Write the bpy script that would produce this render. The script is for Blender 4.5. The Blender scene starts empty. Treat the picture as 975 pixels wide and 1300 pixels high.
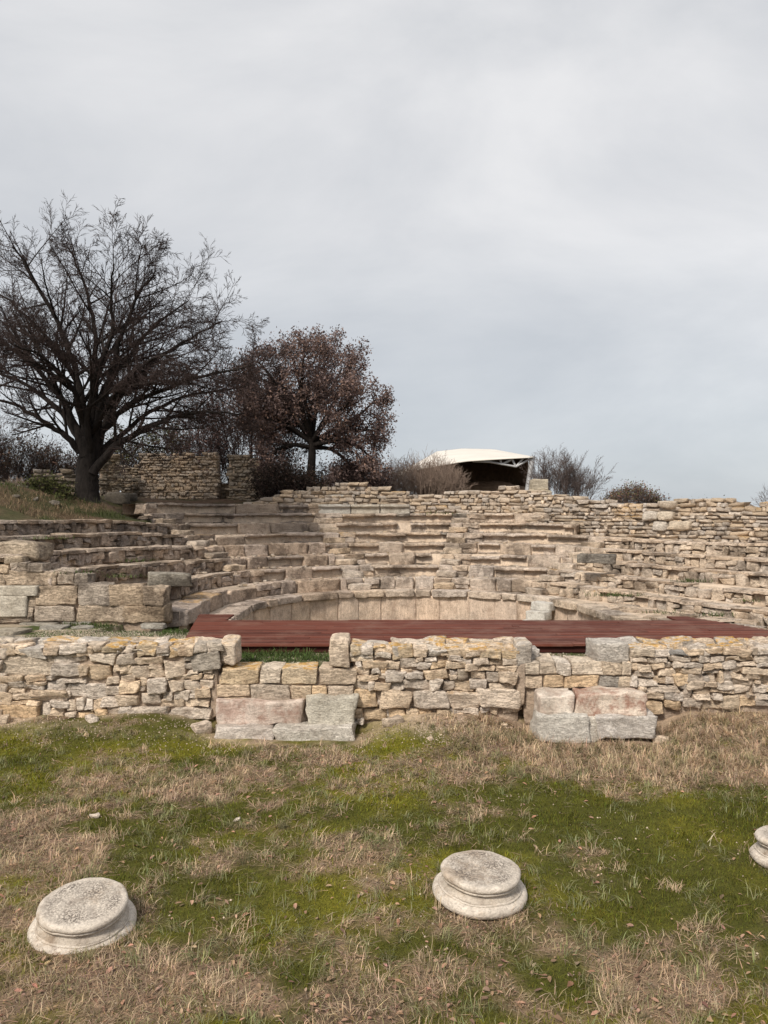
import bpy, math, random
import numpy as np
from mathutils import Vector, Matrix, noise as mnoise
R = math.radians
random.seed(7)
NR = np.random.default_rng(11)
scene = bpy.context.scene
col = scene.collection

# ------------------------------------------------------------------ camera
EYE, F, CX, HZ = 3.2, 982.0, 487.5, 652.0      # eye height (m), focal length / centre / horizon in photo pixels
cd = bpy.data.cameras.new('camera'); cam = bpy.data.objects.new('camera', cd); col.objects.link(cam)
cam.location = (0, 0, EYE); cam.rotation_euler = (R(90), 0, 0)
cd.sensor_fit = 'VERTICAL'; cd.sensor_height = 36.0; cd.lens = F / 1300 * 36.0
cd.shift_y = (HZ - 650) / 1300; cd.clip_start = 0.05; cd.clip_end = 6000
scene.camera = cam

# ------------------------------------------------------------------ sky and sun
SUN_EL, SUN_AZ = R(44), R(-150)                 # sun behind the camera, to its left; azimuth from +Y clockwise
w = bpy.data.worlds.new('World'); scene.world = w; w.use_nodes = True
nt = w.node_tree; nt.nodes.clear()
def wn(t, **kw):
    n = nt.nodes.new(t)
    for k, v in kw.items(): setattr(n, k, v)
    return n
out = wn('ShaderNodeOutputWorld'); sky = wn('ShaderNodeTexSky')
sky.sky_type = 'NISHITA'; sky.sun_disc = False; sky.sun_elevation = SUN_EL; sky.sun_rotation = SUN_AZ
bg1 = wn('ShaderNodeBackground'); bg1.inputs['Strength'].default_value = 0.05
nt.links.new(sky.outputs[0], bg1.inputs['Color'])
tc = wn('ShaderNodeTexCoord')
mp = wn('ShaderNodeMapping'); mp.inputs['Scale'].default_value = (1.0, 1.0, 2.2); mp.inputs['Location'].default_value = (3.1, 1.7, 0.4)
nt.links.new(tc.outputs['Generated'], mp.inputs['Vector'])
n1 = wn('ShaderNodeTexNoise'); n1.inputs['Scale'].default_value = 1.9; n1.inputs['Detail'].default_value = 9; n1.inputs['Roughness'].default_value = 0.55
n1.inputs['Distortion'].default_value = 0.35
nt.links.new(mp.outputs[0], n1.inputs['Vector'])
cr = wn('ShaderNodeValToRGB')
cr.color_ramp.elements[0].position = 0.36; cr.color_ramp.elements[0].color = (0.58, 0.595, 0.62, 1)
cr.color_ramp.elements[1].position = 0.66; cr.color_ramp.elements[1].color = (0.79, 0.785, 0.79, 1)
nt.links.new(n1.outputs['Fac'], cr.inputs['Fac'])
sz = wn('ShaderNodeSeparateXYZ'); nt.links.new(tc.outputs['Generated'], sz.inputs[0])
hr = wn('ShaderNodeValToRGB'); nt.links.new(sz.outputs[2], hr.inputs[0])          # cloud deck thickens towards the horizon
hr.color_ramp.elements[0].position = 0.0; hr.color_ramp.elements[0].color = (0.83, 0.875, 0.91, 1); hr.color_ramp.elements[1].position = 0.34; hr.color_ramp.elements[1].color = (1.02, 1.02, 1.02, 1)
hm_ = wn('ShaderNodeMix'); hm_.data_type = 'RGBA'; hm_.blend_type = 'MULTIPLY'; hm_.inputs[0].default_value = 1.0
bg2 = wn('ShaderNodeBackground'); bg2.inputs['Strength'].default_value = 0.378
nt.links.new(cr.outputs[0], hm_.inputs[6]); nt.links.new(hr.outputs[0], hm_.inputs[7]); nt.links.new(hm_.outputs[2], bg2.inputs['Color'])
mx = wn('ShaderNodeMixShader'); mx.inputs[0].default_value = 0.93
nt.links.new(bg1.outputs[0], mx.inputs[1]); nt.links.new(bg2.outputs[0], mx.inputs[2]); nt.links.new(mx.outputs[0], out.inputs['Surface'])

sd = bpy.data.lights.new('sun', 'SUN'); sun = bpy.data.objects.new('sun', sd); col.objects.link(sun)
sd.energy = 1.5; sd.angle = R(12); sd.color = (1.0, 0.93, 0.82)
sdir = Vector((math.sin(SUN_AZ) * math.cos(SUN_EL), math.cos(SUN_AZ) * math.cos(SUN_EL), math.sin(SUN_EL)))
sun.rotation_euler = sdir.to_track_quat('Z', 'Y').to_euler(); sun.location = (-10, -15, 25)
vs = scene.view_settings
vs.view_transform = 'Standard'; vs.look = 'None'; vs.gamma = 1.0; vs.use_curve_mapping = False; vs.exposure = 1.5
scene.render.engine = 'CYCLES'

# ------------------------------------------------------------------ helpers
def X_at(px, d): return (px - CX) * d / F
def Z_at(py, d): return EYE - (py - HZ) * d / F
def tag(o, label, cat=None, group=None, kind=None):
    o['label'] = label
    if cat: o['category'] = cat
    if group: o['group'] = group
    if kind: o['kind'] = kind
    return o
def empty(name, loc=(0, 0, 0), rz=0, parent=None):
    o = bpy.data.objects.new(name, None); col.objects.link(o); o.location = loc; o.rotation_euler = (0, 0, rz)
    o.empty_display_size = 0.2
    if parent: o.parent = parent
    return o
def link(name, me, mat, parent=None, loc=(0, 0, 0), rot=(0, 0, 0), color=None, scale=None):
    o = bpy.data.objects.new(name, me); col.objects.link(o)
    if mat and not me.materials: me.materials.append(mat)
    if parent:
        o.parent = parent
        pl = Vector(world_loc(parent))
        o.location = Vector(loc) - pl
    else: o.location = loc
    o.rotation_euler = rot
    o.color = color if color is not None else (0.3, 0.25, 0.2, 0.0)
    if scale is not None: o.scale = scale
    return o
def world_loc(o):
    v = Vector((0, 0, 0))
    while o: v = v + o.location; o = o.parent
    return v
def pydata(name, v, f, smooth=True):
    me = bpy.data.meshes.new(name)
    me.from_pydata([tuple(p) for p in v] if not isinstance(v, np.ndarray) else v.tolist(), [], f)
    if smooth: me.shade_smooth()
    return me
def fast_mesh(name, V, quads=None, tris=None, colors=None, smooth=False):
    """numpy mesh: V (n,3); quads (m,4); tris (k,3); point colours"""
    me = bpy.data.meshes.new(name)
    nq = 0 if quads is None else len(quads); ntr = 0 if tris is None else len(tris)
    me.vertices.add(len(V)); me.vertices.foreach_set('co', np.ascontiguousarray(V, dtype=np.float32).ravel())
    idx = []
    if nq: idx.append(np.asarray(quads).ravel())
    if ntr: idx.append(np.asarray(tris).ravel())
    idx = np.concatenate(idx).astype(np.int32)
    me.loops.add(len(idx)); me.loops.foreach_set('vertex_index', idx)
    tot = np.concatenate([np.full(nq, 4), np.full(ntr, 3)]).astype(np.int32)
    st = np.concatenate([[0], np.cumsum(tot)[:-1]]).astype(np.int32)
    me.polygons.add(nq + ntr); me.polygons.foreach_set('loop_start', st); me.polygons.foreach_set('loop_total', tot)
    if smooth: me.polygons.foreach_set('use_smooth', np.ones(nq + ntr, dtype=bool))
    me.update(calc_edges=True)
    if colors is not None:
        a = me.color_attributes.new('tint', 'FLOAT_COLOR', 'POINT')
        c = np.ones((len(V), 4), dtype=np.float32); c[:, :colors.shape[1]] = colors
        a.data.foreach_set('color', c.ravel())
    return me
def ss(t): 
    t = np.clip(t, 0, 1); return t * t * (3 - 2 * t)
def vnoise(x, y, seed=0):
    """2-D value noise, -1..1, vectorised"""
    x = np.asarray(x, float); y = np.asarray(y, float)
    xi = np.floor(x).astype(np.int64); yi = np.floor(y).astype(np.int64); xf = x - xi; yf = y - yi
    def h(a, b):
        n = (a * 374761393 + b * 668265263 + seed * 974634777) & 0x7fffffff
        n = ((n ^ (n >> 13)) * 1274126177) & 0x7fffffff
        return ((n ^ (n >> 16)) & 0xffff) / 32767.5 - 1
    u = xf * xf * (3 - 2 * xf); v = yf * yf * (3 - 2 * yf)
    return (h(xi, yi) * (1 - u) + h(xi + 1, yi) * u) * (1 - v) + (h(xi, yi + 1) * (1 - u) + h(xi + 1, yi + 1) * u) * v
def fbm(x, y, seed=0, o=4):
    s = 0; a = 1; t = 0
    for i in range(o):
        s = s + a * vnoise(x * 2 ** i, y * 2 ** i, seed + i * 17); t += a; a *= 0.55
    return s / t

# ------------------------------------------------------------------ materials
def mat(name):
    m = bpy.data.materials.new(name); m.use_nodes = True
    t = m.node_tree; b = t.nodes['Principled BSDF']
    b.inputs['Roughness'].default_value = 0.92; b.inputs['Specular IOR Level'].default_value = 0.15
    return m, t, b
def N(t, typ, ins=None, **kw):
    n = t.nodes.new(typ)
    for k, v in kw.items(): setattr(n, k, v)
    for k, v in (ins or {}).items():
        if hasattr(v, 'is_output'): t.links.new(v, n.inputs[k])
        else: n.inputs[k].default_value = v
    return n
def ramp(t, fac, stops, interp='LINEAR'):
    n = t.nodes.new('ShaderNodeValToRGB'); t.links.new(fac, n.inputs[0]); e = n.color_ramp.elements
    n.color_ramp.interpolation = interp
    while len(e) < len(stops): e.new(0.5)
    for i, (p, c) in enumerate(stops):
        e[i].position = p; e[i].color = (c, c, c, 1) if not hasattr(c, '__len__') else (*c, 1)
    return n.outputs[0]
def mix(t, fac, a, b, mode='MIX'):
    n = t.nodes.new('ShaderNodeMix'); n.data_type = 'RGBA'; n.blend_type = mode; n.clamp_factor = True
    for i, v in ((0, fac), (6, a), (7, b)):
        if hasattr(v, 'is_output'): t.links.new(v, n.inputs[i])
        elif i == 0: n.inputs[0].default_value = v
        else: n.inputs[i].default_value = (*v, 1) if len(v) == 3 else v
    return n.outputs[2]
def stone_material(name, pits=0.5, strata=0.6, grey=0.5, fixed=None, bump=0.6, sc=1.0, attr=False, cracks=0.5, lichen=True, crust=(0.50, 0.51, 0.54), streak=(1.0, 1.0, 4.0)):
    m, t, b = mat(name)
    tc = N(t, 'ShaderNodeTexCoord'); oi = N(t, 'ShaderNodeObjectInfo'); ge = N(t, 'ShaderNodeNewGeometry')
    mu = N(t, 'ShaderNodeMath', {0: oi.outputs['Random'], 1: 91.0}, operation='MULTIPLY')
    vec = N(t, 'ShaderNodeVectorMath', {0: tc.outputs['Object'], 1: mu.outputs[0]}, operation='ADD').outputs[0]
    base = oi.outputs['Color'] if fixed is None else None
    if attr: base = N(t, 'ShaderNodeAttribute', attribute_name='tint').outputs['Color']
    if base is None:
        rgb = N(t, 'ShaderNodeRGB'); rgb.outputs[0].default_value = (*fixed, 1); base = rgb.outputs[0]
    a = N(t, 'ShaderNodeTexNoise', {'Vector': vec, 'Scale': 3.6 * sc, 'Detail': 9.0, 'Roughness': 0.68}).outputs['Fac']
    f = N(t, 'ShaderNodeTexNoise', {'Vector': vec, 'Scale': 26.0 * sc, 'Detail': 7.0, 'Roughness': 0.75}).outputs['Fac']
    g = N(t, 'ShaderNodeTexNoise', {'Vector': ge.outputs['Position'], 'Scale': 0.9 * sc, 'Detail': 10.0, 'Roughness': 0.74}).outputs['Fac']
    c = mix(t, 1.0, base, ramp(t, a, [(0.30, (0.66, 0.62, 0.60)), (0.48, 1.0), (0.72, 1.25)]), 'MULTIPLY')
    c = mix(t, 1.0, c, ramp(t, f, [(0.30, 0.55), (0.47, 1.0), (0.7, 1.2)]), 'MULTIPLY')
    # grey weathering crust that runs across neighbouring stones
    gm = N(t, 'ShaderNodeMath', {0: ramp(t, g, [(0.49, 0.0), (0.58, 1.0)]), 1: grey}, operation='MULTIPLY').outputs[0]
    c = mix(t, gm, c, mix(t, 1.0, c, crust, 'MULTIPLY'))
    # small dark pits
    vo = N(t, 'ShaderNodeTexVoronoi', {'Vector': vec, 'Scale': 19.0 * sc, 'Randomness': 1.0})
    pit = ramp(t, vo.outputs['Distance'], [(0.12, 1.0), (0.26, 0.0)])
    pm = N(t, 'ShaderNodeMath', {0: pit, 1: ramp(t, f, [(0.45, 0.0), (0.58, 1.0)])}, operation='MULTIPLY').outputs[0]
    pm = N(t, 'ShaderNodeMath', {0: pm, 1: pits}, operation='MULTIPLY').outputs[0]
    c = mix(t, pm, c, (0.07, 0.055, 0.045))
    # bedding cracks
    mp = N(t, 'ShaderNodeMapping', {'Vector': vec, 'Scale': streak})
    st = N(t, 'ShaderNodeTexNoise', {'Vector': mp.outputs[0], 'Scale': 4.2 * sc, 'Detail': 8.0, 'Roughness': 0.7, 'Distortion': 0.6}).outputs['Fac']
    ck = N(t, 'ShaderNodeMath', {0: ramp(t, st, [(0.47, 0.0), (0.5, 1.0), (0.53, 0.0)]), 1: cracks * strata}, operation='MULTIPLY').outputs[0]
    c = mix(t, ck, c, mix(t, 1.0, c, (0.42, 0.38, 0.35), 'MULTIPLY'))
    # orange lichen on upward faces, by object alpha
    sx = N(t, 'ShaderNodeSeparateXYZ', {0: ge.outputs['Normal']})
    up = N(t, 'ShaderNodeMapRange', {0: sx.outputs['Z'], 1: 0.05, 2: 0.7}).outputs[0]
    ln = ramp(t, N(t, 'ShaderNodeTexNoise', {'Vector': vec, 'Scale': 7.0, 'Detail': 8.0, 'Roughness': 0.72}).outputs['Fac'], [(0.44, 0.0), (0.57, 1.0)])
    lm = N(t, 'ShaderNodeMath', {0: up, 1: ln}, operation='MULTIPLY').outputs[0]
    lm = N(t, 'ShaderNodeMath', {0: lm, 1: oi.outputs['Alpha']}, operation='MULTIPLY').outputs[0]
    if not attr and lichen: c = mix(t, lm, c, mix(t, 1.0, (0.62, 0.35, 0.085), ramp(t, f, [(0.3, 0.6), (0.6, 1.15)]), 'MULTIPLY'))
    t.links.new(c, b.inputs['Base Color'])
    h = N(t, 'ShaderNodeMath', {0: st, 1: strata}, operation='MULTIPLY').outputs[0]
    h = N(t, 'ShaderNodeMath', {0: a, 1: 0.7, 2: h}, operation='MULTIPLY_ADD').outputs[0]
    h2 = N(t, 'ShaderNodeMath', {0: f, 1: 0.5, 2: h}, operation='MULTIPLY_ADD').outputs[0]
    h3 = N(t, 'ShaderNodeMath', {0: pm, 1: -0.5, 2: h2}, operation='MULTIPLY_ADD').outputs[0]
    h4 = N(t, 'ShaderNodeMath', {0: ck, 1: -0.35, 2: h3}, operation='MULTIPLY_ADD').outputs[0]
    bp = N(t, 'ShaderNodeBump', {'Height': h4, 'Strength': bump, 'Distance': 0.07})
    t.links.new(bp.outputs[0], b.inputs['Normal'])
    return m
M_RUBBLE = stone_material('rubble_stone', pits=0.5, strata=0.9, grey=0.25, bump=0.9)
M_RUBBLE_SMALL = stone_material('rubble_small', pits=0.4, strata=0.8, grey=0.4, bump=0.9, attr=True)
M_SEAT = stone_material('seat_stone', pits=0.75, strata=0.45, grey=0.9, bump=1.0, crust=(0.43, 0.42, 0.415), cracks=0.9)
M_MARBLE = stone_material('weathered_marble', pits=0.6, strata=0.4, grey=0.45, bump=0.8, sc=1.5, cracks=.9, crust=(0.62, 0.59, 0.55))
M_PODIUM = stone_material('podium_stone', pits=0.9, strata=0.8, grey=0.5, bump=0.5, streak=(6, 6, .5), cracks=.7)
M_MORTAR = stone_material('mortar_fill', pits=0.3, strata=0.3, grey=0.5, fixed=(0.47, 0.365, 0.28), bump=1.0)
M_FILL = stone_material('tread_fill', pits=0.3, strata=0.2, grey=0.4, fixed=(0.58, 0.465, 0.36), bump=1.0)

def ground_material():
    m, t, b = mat('ground_soil')
    tc = N(t, 'ShaderNodeTexCoord'); v = tc.outputs['Object']
    at = N(t, 'ShaderNodeAttribute', attribute_name='tint').outputs['Color']
    a = N(t, 'ShaderNodeTexNoise', {'Vector': v, 'Scale': 9.0, 'Detail': 8.0, 'Roughness': 0.7}).outputs['Fac']
    f = N(t, 'ShaderNodeTexNoise', {'Vector': v, 'Scale': 60.0, 'Detail': 5.0, 'Roughness': 0.7}).outputs['Fac']
    c = mix(t, 1.0, at, ramp(t, a, [(0.3, 0.6), (0.5, 1.0), (0.7, 1.3)]), 'MULTIPLY')
    c = mix(t, 1.0, c, ramp(t, f, [(0.3, 0.55), (0.5, 1.0), (0.7, 1.4)]), 'MULTIPLY')
    t.links.new(c, b.inputs['Base Color'])
    hh = N(t, 'ShaderNodeMath', {0: f, 1: 0.5, 2: a}, operation='MULTIPLY_ADD').outputs[0]
    t.links.new(N(t, 'ShaderNodeBump', {'Height': hh, 'Strength': 0.7, 'Distance': 0.04}).outputs[0], b.inputs['Normal'])
    return m
M_GROUND = ground_material()
def tint_material(name, rough=0.85, transl=0.0, var=0.25):
    m, t, b = mat(name)
    at = N(t, 'ShaderNodeAttribute', attribute_name='tint').outputs['Color']
    a = N(t, 'ShaderNodeTexNoise', {'Vector': N(t, 'ShaderNodeTexCoord').outputs['Object'], 'Scale': 14.0, 'Detail': 3.0}).outputs['Fac']
    c = mix(t, 1.0, at, ramp(t, a, [(0.3, 1 - var), (0.7, 1 + var)]), 'MULTIPLY')
    t.links.new(c, b.inputs['Base Color']); b.inputs['Roughness'].default_value = rough
    if transl:
        tr = N(t, 'ShaderNodeBsdfTranslucent', {'Color': c}); ms = N(t, 'ShaderNodeMixShader', {0: transl})
        t.links.new(b.outputs[0], ms.inputs[1]); t.links.new(tr.outputs[0], ms.inputs[2])
        t.links.new(ms.outputs[0], t.nodes['Material Output'].inputs['Surface'])
    return m
M_BLADE = tint_material('grass_blades', 0.8, 0.25)
M_LEAF = tint_material('dry_leaves', 0.8, 0.2)
M_PEBBLE = tint_material('pebble_stone', 0.9)
def bark_material(name, c1, c2):
    m, t, b = mat(name)
    v = N(t, 'ShaderNodeMapping', {'Vector': N(t, 'ShaderNodeTexCoord').outputs['Object'], 'Scale': (1, 1, 0.25)}).outputs[0]
    a = N(t, 'ShaderNodeTexNoise', {'Vector': v, 'Scale': 12.0, 'Detail': 7.0, 'Roughness': 0.7}).outputs['Fac']
    t.links.new(ramp(t, a, [(0.3, c1), (0.7, c2)]), b.inputs['Base Color'])
    t.links.new(N(t, 'ShaderNodeBump', {'Height': a, 'Strength': 0.9, 'Distance': 0.06}).outputs[0], b.inputs['Normal'])
    return m
M_BARK = bark_material('oak_bark', (0.010, 0.008, 0.0075), (0.034, 0.028, 0.025))
M_TWIG = bark_material('twig_bark', (0.028, 0.020, 0.019), (0.065, 0.046, 0.042))
def wood_material():
    m, t, b = mat('red_stained_wood')
    oi = N(t, 'ShaderNodeObjectInfo'); tc = N(t, 'ShaderNodeTexCoord')
    mu = N(t, 'ShaderNodeMath', {0: oi.outputs['Random'], 1: 50.0}, operation='MULTIPLY')
    vv = N(t, 'ShaderNodeVectorMath', {0: tc.outputs['Object'], 1: mu.outputs[0]}, operation='ADD').outputs[0]
    v = N(t, 'ShaderNodeMapping', {'Vector': vv, 'Scale': (0.7, 14, 14)}).outputs[0]
    a = N(t, 'ShaderNodeTexNoise', {'Vector': v, 'Scale': 2.5, 'Detail': 6.0, 'Roughness': 0.65}).outputs['Fac']
    c = ramp(t, a, [(0.3, (0.078, 0.024, 0.016)), (0.55, (0.120, 0.038, 0.025)), (0.75, (0.160, 0.058, 0.040))])
    c = mix(t, 1.0, c, ramp(t, oi.outputs['Random'], [(0, 0.68), (1, 1.3)]), 'MULTIPLY')
    gp = N(t, 'ShaderNodeNewGeometry'); du = N(t, 'ShaderNodeTexNoise', {'Vector': gp.outputs['Position'], 'Scale': 1.3, 'Detail': 9.0, 'Roughness': 0.75}).outputs['Fac']
    c = mix(t, ramp(t, du, [(0.48, 0.0), (0.68, 0.5)]), c, (0.21, 0.125, 0.095))
    t.links.new(c, b.inputs['Base Color']); b.inputs['Roughness'].default_value = 0.7
    t.links.new(N(t, 'ShaderNodeBump', {'Height': a, 'Strength': 0.3, 'Distance': 0.01}).outputs[0], b.inputs['Normal'])
    return m
M_WOOD = wood_material()
def plain(name, c, rough=0.6, metal=0.0, var=0.12, sc=3.0):
    m, t, b = mat(name)
    a = N(t, 'ShaderNodeTexNoise', {'Vector': N(t, 'ShaderNodeTexCoord').outputs['Object'], 'Scale': sc, 'Detail': 6.0}).outputs['Fac']
    t.links.new(mix(t, 1.0, c, ramp(t, a, [(0.3, 1 - var), (0.7, 1 + var)]), 'MULTIPLY'), b.inputs['Base Color'])
    b.inputs['Roughness'].default_value = rough; b.inputs['Metallic'].default_value = metal
    return m
M_MEMBRANE = plain('white_membrane', (0.60, 0.56, 0.51), 0.7, 0, 0.06, 0.4)
M_STEEL = plain('grey_painted_steel', (0.42, 0.42, 0.43), 0.5, 0.3)
M_EARTH = plain('bare_earth', (0.16, 0.11, 0.075), 0.95, 0, 0.3, 1.5)
M_DARKWOOD = plain('dark_beam_wood', (0.045, 0.014, 0.011), 0.8)

# ------------------------------------------------------------------ stone shapes
_tpl = {}
def template(n):
    if n in _tpl: return _tpl[n]
    half = {3: [-1, -0.72, 0.72, 1], 4: [-1, -0.8, 0, 0.8, 1], 6: [-1, -0.86, -0.5, 0, 0.5, 0.86, 1], 8: [-1, -0.92, -0.75, -0.45, -0.15, 0.15, 0.45, 0.75, 0.92, 1]}[n]
    g = np.array(half); k = len(g); idx = {}; V = []; Fc = []
    def vid(p):
        key = tuple(np.round(p, 4))
        if key not in idx: idx[key] = len(V); V.append(p)
        return idx[key]
    for ax in range(3):
        for s in (-1, 1):
            a, b = (ax + 1) % 3, (ax + 2) % 3
            def pt(i, j):
                p = [0, 0, 0]; p[ax] = s; p[a] = g[i]; p[b] = g[j]; return vid(tuple(p))
            for i in range(k - 1):
                for j in range(k - 1):
                    q = [pt(i, j), pt(i + 1, j), pt(i + 1, j + 1), pt(i, j + 1)]
                    Fc.append(q if s > 0 else q[::-1])
    _tpl[n] = (np.array(V, float), Fc); return _tpl[n]
def rough(p, amp):
    """chip and weather a surface with fractal noise"""
    o = Vector(NR.uniform(-50, 50, 3).tolist()); q = np.empty_like(p)
    for i, v in enumerate(p.tolist()):
        V = Vector(v); a_ = mnoise.noise_vector(V * 3.6 + o); b_ = mnoise.noise_vector(V * 9.0 + o); c_ = mnoise.noise_vector(V * 21.0 + o)
        q[i] = V + (a_ * 1.7 + b_ * 1.0 + c_ * 0.55) * amp
    return q
def stone_mesh(w, d, h, rnd=0.28, amp=0.016, corner=0.07, n=4, taper=0.0, name='stone'):
    """irregular rounded block centred on its origin"""
    U, Fc = template(n); hv = np.array([w, d, h]) / 2
    r = min(hv) * rnd
    p = U * hv; c = np.clip(p, -(hv - r), hv - r); dv = p - c
    L = np.linalg.norm(dv, axis=1, keepdims=True); L[L == 0] = 1
    p = c + dv / L * r
    # trilinear corner jitter
    cj = NR.uniform(-1, 1, (2, 2, 2, 3)) * corner * np.minimum(hv * 2, [h * 2.2, d, h * 1.1])
    tx, ty, tz = [((p[:, i] / hv[i]) + 1) / 2 for i in range(3)]
    o = 0
    for i in (0, 1):
        for j in (0, 1):
            for k in (0, 1):
                wgt = (tx if i else 1 - tx) * (ty if j else 1 - ty) * (tz if k else 1 - tz)
                o = o + wgt[:, None] * cj[i, j, k]
    p = p + o
    if amp:
        p = rough(p, amp)
    if taper: p[:, 0] *= 1 + p[:, 1] * taper
    return pydata(name, p, Fc)
def seat_mesh(w, d, h, taper=0.0, lip=0.07, lh=0.1, amp=0.014):
    """seat block: overhanging nose over a hollowed front, front at y=0, top at z=0"""
    prof = [(0.0, -0.02), (0.0, -lh * 0.75), (0.012, -lh), (lip * 0.75, -lh * 1.12), (lip, -lh * 1.5), (lip, -h * 0.72), (lip * 0.6, -h),
            (d, -h), (d, -0.0), (d * 0.5, 0.0), (0.09, 0.0), (0.025, 0.0)]
    xs = np.concatenate([[-1, -0.95], np.linspace(-0.8, 0.8, 9), [0.95, 1]]) * w / 2
    m = len(prof); V = []; Fc = []
    wob = NR.normal(0, 1, len(xs))
    for i, x in enumerate(xs):
        sh = 0.03 if i in (0, len(xs) - 1) else 0.0
        for j, (y, z) in enumerate(prof):
            yy = y + sh * (0.5 if y < 0.1 else 0) ; zz = z - sh * (0.6 if z > -0.03 else 0)
            if j < 5: yy += wob[i] * 0.012
            V.append((x, yy, zz))
    V = np.array(V)
    V = rough(V, amp)
    if taper: V[:, 0] *= 1 + V[:, 1] * taper
    for i in range(len(xs) - 1):
        for j in range(m):
            a, b = i * m + j, i * m + (j + 1) % m
            Fc.append((a, b, b + m, a + m))
    Fc.append(tuple(range(m))[::-1]); Fc.append(tuple((len(xs) - 1) * m + j for j in range(m)))
    return pydata('seat_block', V, Fc)
def tone(base, var=0.14, warm=0.05, lichen=0.0):
    k = 1 + random.uniform(-var, var); q = random.uniform(-warm, warm)
    return (base[0] * k * (1 + q), base[1] * k, base[2] * k * (1 - q * 1.6), lichen)
CREAM = (0.72, 0.59, 0.465); GREYST = (0.62, 0.54, 0.455); SEATC = (0.58, 0.475, 0.385); DARKST = (0.27, 0.235, 0.20)
MARBLE = (0.52, 0.475, 0.41)
_pool = [stone_mesh(1, 1, 1, 0.26, 0.05, 0.2, 4, name='rubble_piece') for _ in range(30)]
for me in _pool: me.materials.append(M_RUBBLE)

# ------------------------------------------------------------------ plan of the odeon
C0 = np.array([0.89, 20.5]); AR, AL = R(40), R(165)
def rho(x, y, ar=AR, al=AL):
    x = np.asarray(x, float); y = np.asarray(y, float)
    dx, dy = x - C0[0], y - C0[1]
    r = np.hypot(dx, dy); a = np.arctan2(dy, dx); a = np.where(a < -math.pi / 2, a + 2 * math.pi, a)
    rr = dx * math.cos(ar) + dy * math.sin(ar); rl = dx * math.cos(al) + dy * math.sin(al)
    return np.where(a < ar, rr, np.where(a > al, rl, r)), a
def rowpath(Rk, ar=AR, al=AL, y_end=16.6, step=0.05, xr=13.5):
    """plan polyline from the left end round to the right end"""
    pts = []
    s = np.array([math.cos(al), math.sin(al)]) * Rk + C0; tdir = np.array([-math.sin(al), math.cos(al)])
    L = max(0, (s[1] - y_end) / -tdir[1]) if tdir[1] < -0.05 else 0
    for q in np.arange(L, 0, -step): pts.append(s + tdir * q)
    for a in np.arange(al, ar, -step / Rk): pts.append(C0 + Rk * np.array([math.cos(a), math.sin(a)]))
    s = np.array([math.cos(ar), math.sin(ar)]) * Rk + C0; tdir = np.array([math.sin(ar), -math.cos(ar)])
    L = max(0, (s[1] - y_end) / -tdir[1]); L = min(L, max(0, (xr - s[0]) / max(tdir[0], 0.02)))
    for q in np.arange(0, L, step): pts.append(s + tdir * q)
    return np.array(pts)
def path_info(P):
    seg = np.diff(P, axis=0); L = np.concatenate([[0], np.cumsum(np.hypot(*seg.T))])
    T = np.gradient(P, axis=0); T /= np.hypot(*T.T)[:, None]
    return L, T
def at(P, L, T, s):
    x = np.interp(s, L, P[:, 0]); y = np.interp(s, L, P[:, 1]); tx = np.interp(s, L, T[:, 0]); ty = np.interp(s, L, T[:, 1])
    return x, y, math.atan2(ty, tx)          # heading along the path (left to right); outward normal is heading+90deg
def wing(x, y):
    return 0.17 * ss((-4.5 - np.asarray(x)) / 3.0) * ss((25.5 - np.asarray(y)) / 4) - 0.16 * ss((np.asarray(x) - 5.0) / 4.5)
RISE, TREAD, R0, Z0 = 0.355, 0.75, 4.5, 0.72
def Rk(k): return R0 + TREAD * k
def Zk(k): return Z0 + RISE * k

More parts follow.
